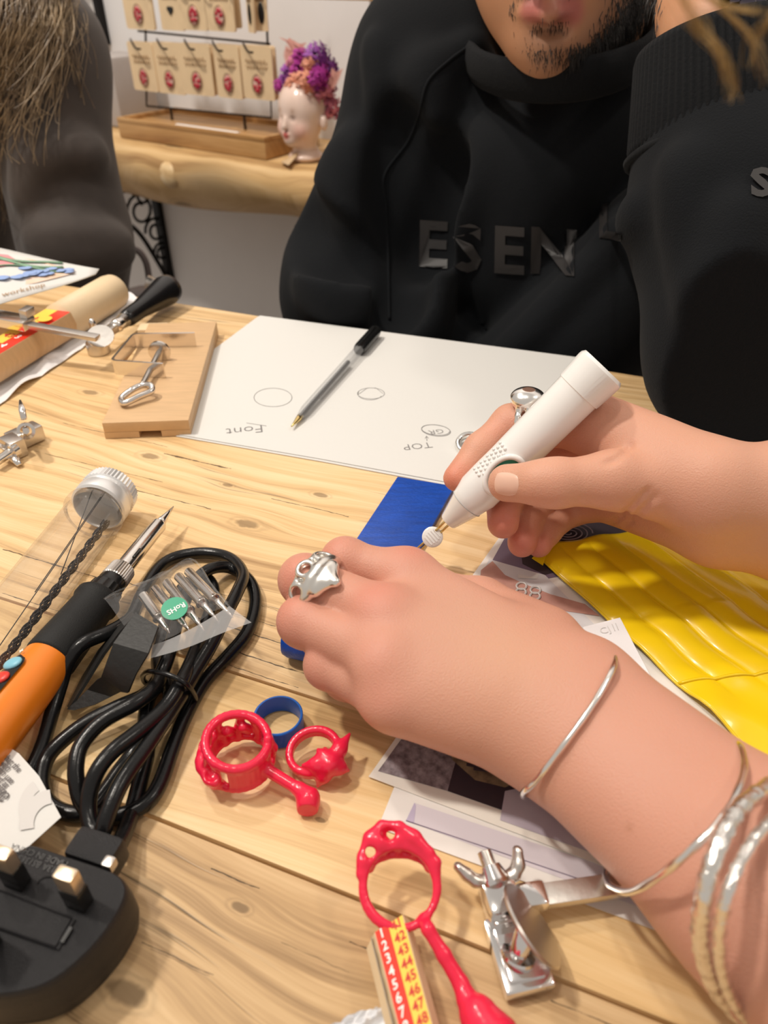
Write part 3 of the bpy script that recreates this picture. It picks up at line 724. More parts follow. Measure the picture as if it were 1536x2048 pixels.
S.cone(Pm, wr_r, fa_r, .0172, .0192, .010); S.cone(Pm, wr_u, fa_u, .0168, .0190, .010); S.cone(Pm, (wr_r + wr_u) / 2, (fa_r + fa_u) / 2, .0185, .0215, .012)
fb = (fa_r + fa_u) / 2 + ((fa_r + fa_u) / 2 - (wr_r + wr_u) / 2) * .8; S.cone(Pm, (fa_r + fa_u) / 2, fb, .026, .036, .02)
S.cone(Pm, P(1330, 1640, .020), P(1130, 1500, .018), .012, .010, .012)
# thumb folds under the palm and pinches the wax
th = [J(1085, 1290, .026, .016), J(960, 1215, .020, .0125), J(850, 1180, .014, .0100), J(768, 1175, .012, .0082)]
S.chain(Pm, th[:2], .010)
G = S.new(); S.chain(G, th[1:], .004); Fg = S.merge(Fg, G, .0010); del G
for (x, y, z, r) in [(815, 1128, .0475, .0060), (757, 1215, .0500, .0062), (757, 1318, .0460, .0058), (770, 1393, .0380, .0052)]:      # knuckle heads
    S.ell(Pm, P(x, y, z) - Vector((0, 0, .0025)), (r * 1.5, r * 1.3, r), None, .009)
A = S.merge(Fg, Pm, .0042)
# skin folds between fingers
for a_, b_, q in (('index', 'middle', (742, 1150)), ('middle', 'ring', (690, 1243)), ('ring', 'little', (715, 1330))):
    pass
V, Q = S.mesh(A, 2)
o = link_mesh('forearm', V, Q.tolist(), m_skin, maker, 180); o['label'] = 'left hand and forearm, palm down on the wax'
red = (.62, .20, .145)
spots = [(P(818, 1113, .05), .008, red, .55), (P(757, 1202, .052), .0105, red, .65), (P(757, 1312, .048), .007, red, .35), (P(768, 1390, .04), .008, red, .40), (P(590, 1150, .05), .010, red, .55),
         (P(580, 1225, .04), .010, red, .6), (P(640, 1322, .03), .009, red, .4), (P(665, 1100, .05), .010, red, .35), (P(620, 1190, .045), .02, (.64, .30, .21), .3),
         (P(1060, 1288, .046), .0011, (.22, .07, .04), .95), (P(990, 1500, .03), .03, (.60, .31, .20), .4), (P(1000, 1300, .05), .02, (.66, .40, .25), .35), (P(900, 1230, .05), .018, (.60, .36, .26), .35),
         (P(1160, 1635, .045), .0012, (.40, .18, .10), .7), (P(1255, 1655, .045), .0012, (.40, .18, .10), .7), (P(1395, 1520, .05), .0014, (.45, .18, .10), .6), (P(1405, 1655, .05), .0012, (.40, .16, .10), .6),
         (P(730, 1400, .03), .0006, (.3, .12, .07), .8), (P(1010, 1370, .05), .0007, (.3, .14, .08), .7)]
set_color(o, skin_cols(V, spots)); BL = bvh_of(V, Q)
LEFT = (V, Q)
# ---- right hand
S = SDF((0.005, 0.205, -0.002), (0.42, 0.47, 0.118), VX)
Fg = S.new()
RH = dict(
  index=[J(1172, 852, .068, .0115), J(1022, 848, .060, .0092), J(962, 900, .052, .0080), J(914, 956, .044, .0066)],
  middle=[J(1190, 890, .050, .0115), J(1062, 930, .034, .0095), J(1008, 1000, .032, .0085), J(1006, 1046, .030, .0074)],
  ring=[J(1210, 950, .036, .0110), J(1100, 985, .020, .0088), J(1050, 1048, .020, .0078), J(1044, 1086, .0175, .0070)],
  little=[J(1235, 1000, .027, .0100), J(1140, 1020, .013, .0080), J(1092, 1062, .0135, .0070), J(1078, 1090, .0125, .0062)])
for nm, ch in RH.items():
    G = S.new(); S.chain(G, ch, .004); Fg = S.merge(Fg, G, .0008); del G
tc = [J(1385, 985, .058, .0165), J(1225, 960, .066, .0122), J(1112, 966, .066, .0094), J(1078, 966, .0655, .0088), J(1014, 966, .0602, .0082)]
G = S.new(); S.chain(G, tc[1:], .004); S.ell(G, tc[2][0], (.0098,) * 3, None, .004); Fg = S.merge(Fg, G, .0008); del G
Pm = S.new()
rw_t, rw_b = P(1440, 985, .062), P(1440, 1045, .043)          # wrist, thumb side and little-finger side
S.chain(Pm, tc[:2], .012)
for nm, f in (('index', 0.0), ('middle', .4), ('ring', .75), ('little', 1.0)):
    a = RH[nm][0]; S.cone(Pm, a[0], rw_t.lerp(rw_b, f), a[1], .0165, .009)
S.cone(Pm, RH['little'][0][0] + Vector((.004, -.002, -.001)), rw_b, .011, .0155, .009)
S.cone(Pm, P(1215, 890, .060), P(1290, 930, .062), .0075, .011, .012)      # web between thumb and index
S.cone(Pm, P(1190, 838, .072), P(1420, 960, .068), .011, .016, .012)
ra_t, ra_b = P(1640, 990, .062), P(1640, 1075, .044)
S.cone(Pm, rw_t, ra_t, .0170, .0200, .012); S.cone(Pm, rw_b, ra_b, .0158, .0200, .012); S.cone(Pm, ra_t, ra_t + (ra_t - rw_t) * 1.3, .024, .032, .02); S.cone(Pm, ra_b, ra_b + (ra_b - rw_b) * 1.3, .02, .03, .02)
A = S.merge(Fg, Pm, .0040)
# palm creases at the thumb base and on the wrist
V0, Q0 = S.mesh(A, 0); B0 = bvh_of(V0, Q0)
for pix in ([(1213, 925), (1240, 912), (1262, 890)], [(1222, 1050), (1268, 1010), (1300, 980)], [(1240, 1062), (1285, 1020), (1312, 992)]):
    ridge(S, A, pix, .0005, .0025, B0, 's', n=4)
V, Q = S.mesh(A, 2)
o = link_mesh('forearm', V, Q.tolist(), m_skin, maker, 180); o['label'] = 'right hand and wrist, gripping the white wax pen'
spots = [(P(1109, 960, .08), .008, red, .6), (P(905, 962, .045), .011, (.66, .17, .10), .6), (P(1006, 1050, .035), .012, (.62, .17, .12), .6), (P(1043, 1092, .02), .010, (.64, .17, .13), .65),
         (P(1078, 1094, .015), .009, (.64, .17, .13), .6), (P(1010, 850, .068), .010, red, .4), (P(1180, 850, .07), .012, red, .35), (P(1130, 900, .05), .03, (.64, .24, .16), .45), (P(1000, 1010, .04), .014, (.62, .18, .13), .5),
         (P(1240, 1060, .04), .03, (.63, .25, .17), .35), (P(1450, 960, .08), .0010, (.3, .12, .08), .8)]
set_color(o, skin_cols(V, spots, (.63, .33, .225))); BR = bvh_of(V, Q)
# thumb nail (curved plate on the skin)
def nail(bvh, cx, cy, ux, uy, parent, lift=.00035, n=6):
    vs = []; fs = []
    for i in range(n + 1):
        for j in range(n + 1):
            s_, t_ = 2 * i / n - 1, 2 * j / n - 1
            # squircle
            x = s_ * (1 - t_ * t_ / 2) ** .3; y = t_ * (1 - s_ * s_ / 2) ** .3
            X = cx + ux[0] * x + uy[0] * y; Y = cy + ux[1] * x + uy[1] * y
            p = hit(bvh, X, Y, lift * (1 - max(abs(s_), abs(t_)) ** 6) + .00025 * (1 - max(abs(s_), abs(t_)) ** 2))
            if p is None: return
            vs.append(p)
    for i in range(n):
        for j in range(n): a = i * (n + 1) + j; fs.append([a, a + 1, a + n + 2, a + n + 1])
    return link_mesh('finger_nail', vs, fs, m_nail, parent, 180)
arm_r = o
nail(BR, 1013, 968, (24, 3), (-2, 23), arm_r, n=12)
nail(BR, 1026, 1102, (9, 3), (-3, 13), arm_r)
# ------------------------------------------------------------------ display rack and doll head on the log shelf
m_tray = wood_mat('tray_wood', (0.62, 0.37, 0.16), (0.46, 0.25, 0.09), (0.28, 0.13, 0.045), 60, 3, 0.45, seed=2)
m_ply = mat('birch_ply', (.80, .60, .37), .55, bump=.1, bscale=300, var=.08, vscale=30)
m_print = mat('brown_print', (.36, .22, .11), .6)
m_wire = mat('dark_wire', (.05, .035, .025), .4, .7)
rack = thing('display_rack', W(.13, .10, SZ), 'wooden tray with wire frame and hooks holding rows of earring cards', 'rack')
tx0, tz0 = WP(238, 258, .16); tx1, _ = WP(531, 296, .16)
txc, tw = (tx0 + tx1) / 2, tx1 - tx0
build('tray', wbox(txc, .103, SZ + .0105, (tw, .115, .021), .001), m_tray, rack, R=RW)
for bb in (.048, .158): build('rim', wbox(txc, bb, SZ + .024, (tw, .006, .006), .001), m_tray, rack, R=RW)
for aa in (tx0 + .003, tx1 - .003): build('rim', wbox(aa, .103, SZ + .024, (.006, .104, .006), .001), m_tray, rack, R=RW)
build('price_strip', wbox(txc + .01, .137, SZ + .0218, (tw * .42, .018, .0012)), mat('card_white', (.86, .84, .82), .7), rack, R=RW)
def WT(px, py, b): a, z = WP(px, py, b); return W(a, b, z)
FB = .105
fr = MB(); lo_l = WT(293, 212, FB); lo_r = WT(543, 236, FB)
fr.tube(catmull([WT(286, -160, FB), WT(290, 0, FB), WT(293, 180, FB)], 4) + [lo_l, lo_r] + catmull([WT(541, 180, FB), WT(533, 40, FB), WT(527, -160, FB)], 4), .0019, 6)
for x, y in ((341, 216), (488, 230)): p = WT(x, y, FB); q = Vector(p); q.z = W(0, 0, SZ + .021).z; fr.tube([p, q], .0024, 6)
fr.tube([WT(276, 62, FB - .004), WT(540, 88, FB - .004)], .0017, 6); fr.tube([WT(270, -60, FB - .004), WT(536, -52, FB - .004)], .0017, 6)
build('wire_frame', fr, m_wire, rack, 180)
def card(x0, x1, y0, y1, b, kind, yaw=0.0, lab=None, grp=None, front=True):
    a0, z1 = WP(x0, y0, b); a1, _ = WP(x1, y0, b); _, z0 = WP((x0 + x1) / 2, y1, b); _, z1 = WP((x0 + x1) / 2, y0, b)
    ac, zc = (a0 + a1) / 2, (z0 + z1) / 2; w, h = (a1 - a0) / math.cos(yaw), z1 - z0
    Rm = Matrix.Rotation(yaw, 3, 'Z') @ RW; c = W(ac, b, zc); w *= WK; h *= WK
    t = thing('earring_card', c, lab, 'card', grp, rot=Rm)
    X, Yv, Z = Rm @ Vector((1, 0, 0)), Rm @ Vector((0, -1, 0)), Vector((0, 0, 1))
    def q(u, v, d=0.0): return c + X * (u * w) + Z * (v * h) + Yv * d
    pr = MB(); r = .07; poly = []
    for cx, cz, a_ in ((.5 - r, .5 - r * w / h, 0), (-.5 + r, .5 - r * w / h, 90), (-.5 + r, -.5 + r * w / h, 180), (.5 - r, -.5 + r * w / h, 270)):
        for k in range(4): an = math.radians(a_ + 30 * k); poly.append(((cx + r * math.cos(an)) * w, (cz + r * w / h * math.sin(an)) * h))
    M = Matrix((X, Z, Yv)).transposed().to_4x4(); M.translation = c
    pr.prism(poly, -.0018, .0018, M); build('plaque', pr, m_ply, t, R=Rm)
    if not front: return t
    tx = MB()
    for j, (v0, amp) in enumerate(((.20, .03), (.10, .025))):
        pts = [q(-.34 + .68 * k / 26, v0 + amp * 1.6 * math.sin(k * 1.7 + j) + .012 * math.sin(k * 3.1), .0021) for k in range(27)]; tx.tube(pts, .0008, 4, cap=False)
    build('script_print', tx, m_print, t, 180)
    if kind == 'heart':
        hb = MB(); poly = [(.0021 * 16 * math.sin(s_) ** 3 / 5.2, .0021 * (13 * math.cos(s_) - 5 * math.cos(2 * s_) - 2 * math.cos(3 * s_) - math.cos(4 * s_)) / 5.2) for s_ in [2 * PI * k / 24 for k in range(24)]]
        M = Matrix((X, Z, Yv)).transposed().to_4x4(); M.translation = q(0, -.12, .002); hb.prism(poly, 0, .002, M); build('heart', hb, mat('black_enamel', (.01, .009, .009), .3), t)
    elif kind == 'dark':
        build('pendant', MB().ball(q(.05, -.15, .003), (.005, .002, .014), 12, Rm), mat('black_enamel', (.01, .009, .009), .3), t)
    else:
        rb = MB(); rb.ball(q(0, -.22, .0025), (.0100, .0028, .0135), 14, Rm); build('resin_drop', rb, mat('clear_resin', (.75, .55, .45), .15, coat=.6, var_col=(.5, .12, .12), vscale=160), t, 180)
        pb = MB()
        for k in range(7):
            an = k * 2.4 + kind; pb.ball(q(.0, -.22, .0045) + X * (.0045 * math.cos(an)) + Z * (.0078 * math.sin(an)), (.0042, .0016, .0030), 8, Rm)
        build('petals', pb, mat('crimson_petal', (.42, .015, .035) if kind % 2 else (.30, .02, .05), .4), t, 180)
        b_ = MB(); b_.tube([q(0, -.22, .004) + X * (.0104 * math.cos(a)) + Z * (.0140 * math.sin(a)) for a in [2 * PI * k / 24 for k in range(24)]], .0006, 5, closed=True); build('bezel', b_, mat('tarnished_brass', (.30, .20, .12), .35, .9), t, 180)
    return t
G1 = 'ply cards on the lower hooks'; G2 = 'ply cards on the upper hooks'
lower = [((253, 305, 84, 180), 1, 'ply earring card, leftmost on the lower row of hooks'), ((304, 358, 85, 186), 2, 'second ply earring card from the left on the lower row'),
         ((357, 417, 87, 189), 3, 'middle ply earring card on the lower row, with a dangly petal drop'), ((425, 478, 89, 195), 4, 'fourth ply earring card from the left on the lower row'),
         ((480, 543, 91, 198), 5, 'rightmost ply earring card of the lower row, nearest the doll head')]
for i, ((x0, x1, y0, y1), k, lab) in enumerate(lower):
    card(x0, x1, y0, y1, .128, k, 0.05 * (i % 3 - 1), lab, G1)
    card(x0 + 7, x1 + 6, y0 - 1, y1 - 2, .117, k, 0.05 * (i % 3 - 1), 'plain ply card hanging right behind the ' + ['leftmost', 'second', 'middle', 'fourth', 'rightmost'][i] + ' card of the lower row', G1, front=False)
upper = [((236, 297, -52, 58), 1, 'ply earring card, leftmost on the upper row of hooks'), ((310, 356, -50, 60), 'heart', 'ply earring card with a small black heart on the upper row'),
         ((357, 403, -48, 60), 7, 'ply earring card right of the black heart card, upper row'), ((404, 463, -46, 62), 8, 'ply earring card with a dark red disc, middle right of the upper row'),
         ((484, 507, -46, 65), 'dark', 'ply card turned almost edge on, at the right end of the upper row')]
for i, ((x0, x1, y0, y1), k, lab) in enumerate(upper):
    card(x0, x1, y0, y1, .128, k, (0.04 * (i % 3 - 1)) if i < 4 else -.5, lab, G2)
card(468 - 50, 474, -46, 55, .117, 1, 0, 'plain back of a ply card behind the upper row', G2, front=False); card(507, 526, -46, 62, .120, 'dark', .3, 'brown ply card beside the edge-on card, upper row right end', G2)
for i, (x, y) in enumerate([(261, 78), (314, 78), (369, 79), (425, 82), (486, 85), (265, -58), (333, -56), (380, -54), (433, -52), (495, -52)]):
    hb = MB(); hb.tube(catmull([WT(x, y, FB - .003), WT(x + 1, y + 3, .135), WT(x + 10, y + 18, .146), WT(x + 20, y + 20, .146)], 5), .0017, 6); build('hook', hb, m_wire, rack, 180)
# doll head planter with dried flowers
dh = WT(607, 226, .130); k_ = WK
doll = thing('doll_head_planter', W(WP(607, 226, .13)[0], .13, SZ), 'porcelain doll head planter standing on the log shelf, flowers growing from its crown', 'planter')
S = SDF(dh - Vector((.075, .075, .085)), dh + Vector((.08, .08, .06)), .0018); A = S.new()
R3 = .041; fd = (Vector((-0.62, -0.78, 0))).normalized(); sd = Vector((-fd.y, fd.x, 0)) * -1      # face direction, its side
S.ell(A, dh + Vector((0, 0, .008)), (R3 * .93, R3 * .98, R3 * 1.0), None, .004)
S.ell(A, dh + fd * .010 + Vector((0, 0, -.018)), (.030, .030, .029), None, .010)
S.ell(A, dh + fd * .031 + Vector((0, 0, -.033)), (.010, .010, .009), None, .008)
for s_ in (-1, 1):
    S.ell(A, dh + fd * .024 + sd * s_ * .016 + Vector((0, 0, -.019)), (.012,) * 3, None, .008)
    S.ell(A, dh + fd * .0405 + sd * s_ * .0135 + Vector((0, 0, -.003)), (.0055, .0055, .004), None, .004, 's')
    S.ell(A, dh - fd * .002 + sd * s_ * .040 + Vector((0, 0, -.010)), (.006, .008, .011), None, .003)
S.cone(A, dh + fd * .040 + Vector((0, 0, -.004)), dh + fd * .0435 + Vector((0, 0, -.014)), .003, .0042, .004)
for s_ in (-1, 1): S.ell(A, dh + fd * .0395 + sd * s_ * .003 + Vector((0, 0, -.0245)), (.0038, .0038, .0026), None, .002)
S.ell(A, dh + fd * .038 + Vector((0, 0, -.0275)), (.005, .004, .0026), None, .002)
shz = W(0, 0, SZ).z
S.cone(A, dh + Vector((0, 0, -.03)), Vector((dh.x, dh.y, shz + .012)), .019, .019, .008)
S.ell(A, Vector((dh.x, dh.y, shz + .006)), (.028, .028, .008), Matrix.Rotation(.6, 3, 'Z'), .010)
S.ell(A, dh + Vector((0, 0, .058)), (.026, .026, .018), None, .003, 's')
V, Q = S.mesh(A, 1); V[:, 2] = np.maximum(V[:, 2], shz)
o = link_mesh('head', V, Q.tolist(), mat('porcelain', (.8, .6, .5), .22, attr='tint', coat=.4), doll, 180)
cols = np.tile(np.array([.80, .61, .52]), (len(V), 1))
cols = blob(cols, V, dh + fd * .043 + Vector((0, 0, -.0255)), .0062, (.55, .06, .05), .95, 4)
for s_ in (-1, 1):
    cols = blob(cols, V, dh + fd * .030 + sd * s_ * .020 + Vector((0, 0, -.020)), .012, (.80, .34, .26), .6)
    cols = blob(cols, V, dh + fd * .038 + sd * s_ * .0135 + Vector((0, 0, .0075)), .004, (.42, .24, .15), .6)
    cols = blob(cols, V, dh + fd * .0385 + sd * s_ * .0135 + Vector((0, 0, -.003)), .0038, (.20, .13, .11), .8, 4)
set_color(o, cols)
random.seed(8); ctop = dh + Vector((.012, .005, .050))
def flower(c, r, m, n, par, name):
    fb = MB()
    for i in range(n):
        d = Vector((random.gauss(0, 1), random.gauss(0, 1), random.gauss(.1, 1))).normalized(); p = c + d * r * random.uniform(.4, 1)
        t1 = d.cross(Vector((random.random(), random.random(), random.random()))).normalized() * r * .26; t2 = d.cross(t1).normalized() * r * .18
        fb.add([p - t1, p + t2, p + t1 + d * r * .2, p - t2], [[0, 1, 2, 3]])
    return build(name, fb, m, par, 0)
mags = [mat('magenta_flower', (.42, .035, .30), .6), mat('violet_flower', (.34, .09, .42), .6), mat('peach_flower', (.78, .34, .22), .6), mat('pink_flower', (.68, .22, .34), .6)]
for px_, py_, b_, r, mi in [(600, 140, .10, .019, 0), (575, 150, .10, .016, 1), (630, 115, .10, .020, 1), (612, 165, .115, .018, 2), (585, 168, .115, .014, 2), (640, 150, .10, .018, 0), (560, 172, .10, .012, 0), (655, 135, .09, .014, 1),
                            (640, 185, .10, .018, 3), (655, 215, .085, .020, 3), (650, 175, .09, .016, 3), (618, 130, .11, .013, 2), (600, 118, .10, .014, 0), (585, 130, .1, .012, 3), (632, 160, .12, .014, 0)]:
    flower(WT(px_ + 3, py_, b_ + .028), r, mags[mi], 150, doll, ['magenta_bloom', 'violet_bloom', 'peach_bloom', 'pink_bloom'][mi])
m_fr = mat('dried_frond', (.72, .36, .30), .6)
for pts in ([(600, 150), (592, 110), (585, 90), (575, 80)], [(612, 150), (600, 100), (598, 92), (583, 84)], [(650, 190), (665, 165), (672, 145)], [(590, 160), (578, 120), (580, 100)]):
    c = catmull([WT(x, y, .128) for x, y in pts], 8); fb = MB(); fb.tube(c, .0009, 5)
    for i in range(4, len(c), 1):
        for s_ in (-1, 1):
            t_ = (c[i] - c[i - 1]).normalized(); sd_ = WA * s_; e = c[i] + (t_ * .6 + sd_) * .011; fb.add([c[i], c[i] + t_ * .003 + sd_ * .004, e, c[i] - t_ * .001 + sd_ * .004], [[0, 1, 2, 3]])
    build('frond', fb, m_fr, doll, 0)
for k in range(3):
    sb = MB(); sb.tube([dh + Vector((.004 * k, 0, .03)), WT(602 + 10 * k, 150, .13)], .0012, 5); build('stem', sb, mat('stem_green', (.2, .22, .1), .7), doll)
# dried petal curls at the foot of the head
pb = MB(); c0 = WT(590, 318, .15); pb.sheet([W(WP(575, 300, .15)[0], .165, SZ + .002), W(WP(600, 300, .15)[0], .175, SZ + .002), W(WP(606, 300, .14)[0], .150, SZ + .010), W(WP(590, 300, .14)[0], .140, SZ + .006)], 6, 4, .0008, lambda u, v: .006 * math.sin(u * 3.1) * v)
tag(build('dried_leaf', pb, mat('tan_leaf', (.62, .44, .26), .6), None, 180), 'curled tan dried leaf on the log shelf in front of the doll head', 'leaf')
# small grey pouch left on the shelf, behind the woman's shoulder
pc_a, pc_z = WP(238, 215, .08)
tag(build('fabric_box', wbox(pc_a, .07, SZ + .048, (.075, .08, .096), .006), mat('grey_fabric', (.42, .38, .36), .9, bump=.4, bscale=300), R=RW), 'small grey fabric box on the log shelf left of the rack', 'box')
# handbag hanging on the chair behind the table
bgp = PY(268, 560, 1.12)
hb = thing('handbag', (bgp.x, bgp.y, FLOOR), 'dull mauve grey handbag with a silver clasp behind the table at left', 'bag')
m_bag = mat('mauve_leather', (.16, .13, .125), .45, bump=.2, bscale=200)
build('bag_body', MB().box((bgp.x, bgp.y + .02, (bgp.z + FLOOR) / 2 - .02), (.075, .08, bgp.z - FLOOR), Matrix.Rotation(-.3, 3, 'Z'), .03), m_bag, hb, 180)
q = [PY(250, 575, 1.08), PY(254, 515, 1.08), PY(272, 500, 1.08), PY(292, 525, 1.08), PY(300, 575, 1.08)]
build('handle', MB().tube(catmull(q, 8), .005, 8), m_bag, hb, 180)
build('clasp', MB().box(PY(300, 566, 1.03), (.012, .006, .018), Matrix.Rotation(.5, 3, 'Y'), .0015), mat('bright_steel', (.85, .83, .80), .18, 1.0), hb)
# ------------------------------------------------------------------ materials for the tools
m_steel = mat('polished_steel', (.78, .74, .70), .17, 1.0, bump=.05, bscale=300)
m_sat = mat('satin_steel', (.62, .58, .54), .32, 1.0, bump=.05, bscale=500)
m_gal = mat('brushed_aluminium', (.82, .82, .82), .35, .55)
m_rub = mat('black_rubber', (.006, .006, .0065), .24, bump=.08, bscale=900, spec=.38)
m_mtblk = mat('matt_black_grip', (.012, .012, .012), .6, bump=.25, bscale=2400, spec=.3)
m_clear = clear_mat('clear_plastic', (.95, .94, .93), .05, .05, .9)
m_paper = mat('white_paper', (.68, .67, .645), .85, bump=.1, bscale=400)
m_beech = mat('beech_wood', (.66, .43, .23), .5, bump=.15, bscale=500, var=.12, vscale=40, stretch=(1, 8, 1))
m_cream = mat('cream_wood', (.78, .60, .38), .5, bump=.1, bscale=400, var=.06, vscale=30)
m_red = mat('red_wax', (.80, .016, .065), .24, bump=.25, bscale=260, sss=.35, sssr=(.004, .0006, .0006), coat=.3)
m_blue = mat('blue_wax', (.002, .070, .46), .38, bump=.35, bscale=500, var=.35, vscale=60, stretch=(1, 6, 1))
m_silver = mat('silver', (.88, .86, .83), .20, 1.0)
m_hsilver = mat('hammered_silver', (.88, .86, .82), .16, 1.0, bump=.9, bscale=330)
m_brass = mat('brass', (.80, .60, .25), .2, 1.0)
m_black = mat('gloss_black', (.010, .010, .010), .22)
IR, IU, IB = Vector((1, 0, 0)), Vector((0, SP, CP)), Vector((0, -CP, SP))
def basis(x, y):      # 3x3 with columns x, y, x cross y
    x = Vector(x).normalized(); z = x.cross(Vector(y)).normalized(); return Matrix((x, z.cross(x), z)).transposed()
# ---- drawing paper with pencil sketches
pad = thing('drawing_paper', P(800, 820), 'large sheet of white drawing paper with faint pencil sketches', 'paper')
def flat(poly, z0, th): return [(P(x, y, z0 + th).x, P(x, y, z0 + th).y) for x, y in poly]
for i, (poly, z0) in enumerate([([(516, 633), (1186, 721), (1014, 996), (905, 972), (640, 922), (352, 872), (345, 760)], .0002), ([(520, 631), (1182, 718), (1008, 988), (900, 965), (640, 917), (352, 868), (347, 757)], .0008)]):
    build('sheet', MB().prism(flat(poly, z0, .0005), z0, z0 + .0005), m_paper, pad, 0)
m_pen = mat('pencil_line', (.20, .19, .19), .7)
def pline(pts, r=.00022, z=.00135): return [P(x, y, z) for x, y in catmull2(pts)]
def catmull2(pts, n=6, closed=False): return [(p.x, p.y) for p in catmull([Vector((x, y, 0)) for x, y in pts], n, closed)]
sk = MB()
def ell2(cx, cy, rx, ry, a0=0, a1=360, rot=0, n=36): return [(cx + rx * math.cos(math.radians(a0 + (a1 - a0) * k / n)) * math.cos(rot) - ry * math.sin(math.radians(a0 + (a1 - a0) * k / n)) * math.sin(rot), cy + rx * math.cos(math.radians(a0 + (a1 - a0) * k / n)) * math.sin(rot) + ry * math.sin(math.radians(a0 + (a1 - a0) * k / n)) * math.cos(rot)) for k in range(n + 1)]
for pts, r in [(ell2(546, 795, 38, 18.5), .00022), (ell2(742, 787, 27, 11), .00022), (ell2(740, 788, 24, 12, 20, 200), .0002), (ell2(872, 861, 29, 11, rot=.12), .00028), (ell2(871, 860, 28, 10, 0, 300, rot=.12), .00022),
               ([(715, 790), (735, 776), (752, 776), (766, 787)], .0002), ([(854, 882), (853, 873)], .0002), ([(850, 877), (853, 872), (857, 877)], .0002), ([(493, 846), (533, 852)], .0002)]:
    sk = MB(); sk.tube([P(x, y, .00135) for x, y in pts], r, 4, cap=False); build('pencil_line', sk, m_pen, pad, 0)
for s_, o_, sz in (('TOP', (862, 884), .0095), ('Font', (527, 850), .013), ('GR', (886, 858), .0075)):
    og = P(o_[0], o_[1], .0014); og2 = P(o_[0] - 30, o_[1] + 3, .0014); ux = (og2 - og).normalized(); sk = MB(); text_on(sk, s_, og, ux, Vector((0, 0, 1)).cross(ux), sz, .00005, bold=-.012); build('pencil_writing', sk, m_pen, pad, 0)
# ---- ballpoint pen
zp = .0015 + .0042
a, c = P(583, 853, .004), P(752, 661, zp + .001)
pen = thing('ballpoint_pen', P(583, 853, .0013), 'clear barrelled ballpoint pen with black cap lying across the drawing paper', 'pen')
build('barrel', MB().lathe(a, c, [(.075, .0022), (.13, .0040), (.80, .0040)], 6), clear_mat('clear_barrel', (.88, .88, .88), .1, .22, .8), pen)
build('ink_tube', MB().lathe(a, c, [(.03, .0010), (.08, .0014), (.12, .0017), (.62, .0017)], 8), mat('black_ink', (.01, .01, .012), .3), pen, 180)
build('tip', MB().lathe(a, c, [(0, .0004), (.02, .0008), (.06, .0018), (.09, .0022)], 10), m_brass, pen, 180)
build('cap', MB().lathe(a, c, [(.76, .0044), (.78, .0050), (.98, .0048), (1.0, .0042)], 16), m_black, pen)
d_ = (c - a).normalized(); s_ = d_.cross(Vector((0, 0, 1))).normalized()
build('clip', MB().box(a.lerp(c, .86) + Vector((0, 0, .0052)), (.0025, (c - a).length * .22, .0012), basis(s_, d_)), m_black, pen)
# ---- bench pin board
zt = .0115
bp = [(203, 846), (377, 840), (431, 643), (296, 648)]
pin = thing('bench_pin', P(290, 800), 'beech bench pin board with a slot cut in its near end', 'board')
c4 = [P(x, y, zt) for x, y in bp]; nl, nr, fr_, fl = c4
ex = (nr - nl).normalized(); ey = Vector((0, 0, 1)).cross(ex)
w_ = (nr - nl).length; l_ = ((fr_ - nr).dot(ey)); sk_ = (fr_ - nr).dot(ex); M = Matrix((ex, ey, Vector((0, 0, 1)))).transposed().to_4x4(); M.translation = Vector((nl.x, nl.y, 0))
b = MB(); b.prism([(0, 0), (w_, 0), (w_ + sk_ * 0, l_), (0, l_)], .0045, zt, M, .0008)
for x0, x1 in ((0, w_ * .40), (w_ * .66, w_)): b.prism([(x0, 0), (x1, 0), (x1, l_), (x0, l_)], 0.0003, .0046, M)
build('board', b, m_beech, pin)
b = MB(); tb = P(318, 655, .0115); b.box(tb + Vector((-.006, .004, -.004)), (.022, .014, .007), Matrix((ex, ey, Vector((0, 0, 1)))).transposed(), .001); build('stop_block', b, m_cream, pin)
# ---- G clamp on the board
gc = thing('bench_clamp', P(270, 740, zt), 'nickel G clamp of bent strip with a screw, lying on the bench pin', 'clamp')
z0 = zt + .0003
path = [P(393, 692, z0), P(272, 694, z0), P(229, 748, z0), P(331, 755, z0)]
b = MB(); th = .0009
def ribbon(b, path, h, th, up=Vector((0, 0, 1))):
    n = len(path); L_ = []; R_ = []
    for i in range(n):
        t1 = (path[i] - path[i - 1]).normalized() if i else (path[1] - path[0]).normalized(); t2 = (path[i + 1] - path[i]).normalized() if i < n - 1 else t1
        nn = up.cross((t1 + t2).normalized()).normalized(); k = th / max(.4, nn.dot(up.cross(t1).normalized())); L_.append(path[i] + nn * k); R_.append(path[i] - nn * k)
    vs = []
    for i in range(n): vs += [L_[i], R_[i], R_[i] + up * h, L_[i] + up * h]
    fs = [[0, 1, 2, 3][::-1], [4 * (n - 1) + k for k in range(4)]]
    for i in range(n - 1):
        for k in range(4): fs.append([4 * i + k, 4 * i + (k + 1) % 4, 4 * (i + 1) + (k + 1) % 4, 4 * (i + 1) + k])
    b.add(vs, fs)
cp = []
for i, p in enumerate(path):
    if 0 < i < 3:
        p0, p1 = path[i - 1], path[i + 1]
        for t in (0, .25, .5, .75, 1):
            a_ = p + (p0 - p).normalized() * .004; c_ = p + (p1 - p).normalized() * .004; cp.append(a_ * (1 - t) ** 2 + p * 2 * t * (1 - t) + c_ * t * t)
    else: cp.append(p)
ribbon(b, cp, .0105, th); build('frame', b, m_steel, gc, 30)
s0, s1 = P(319, 703, zt + .0065), P(285, 770, zt + .0060)
b = MB(); n = 40; b.lathe(s0, s1, [(k / n, .0021 if k % 2 else .0017) for k in range(n + 1)], 12); build('screw', b, m_sat, gc, 180)
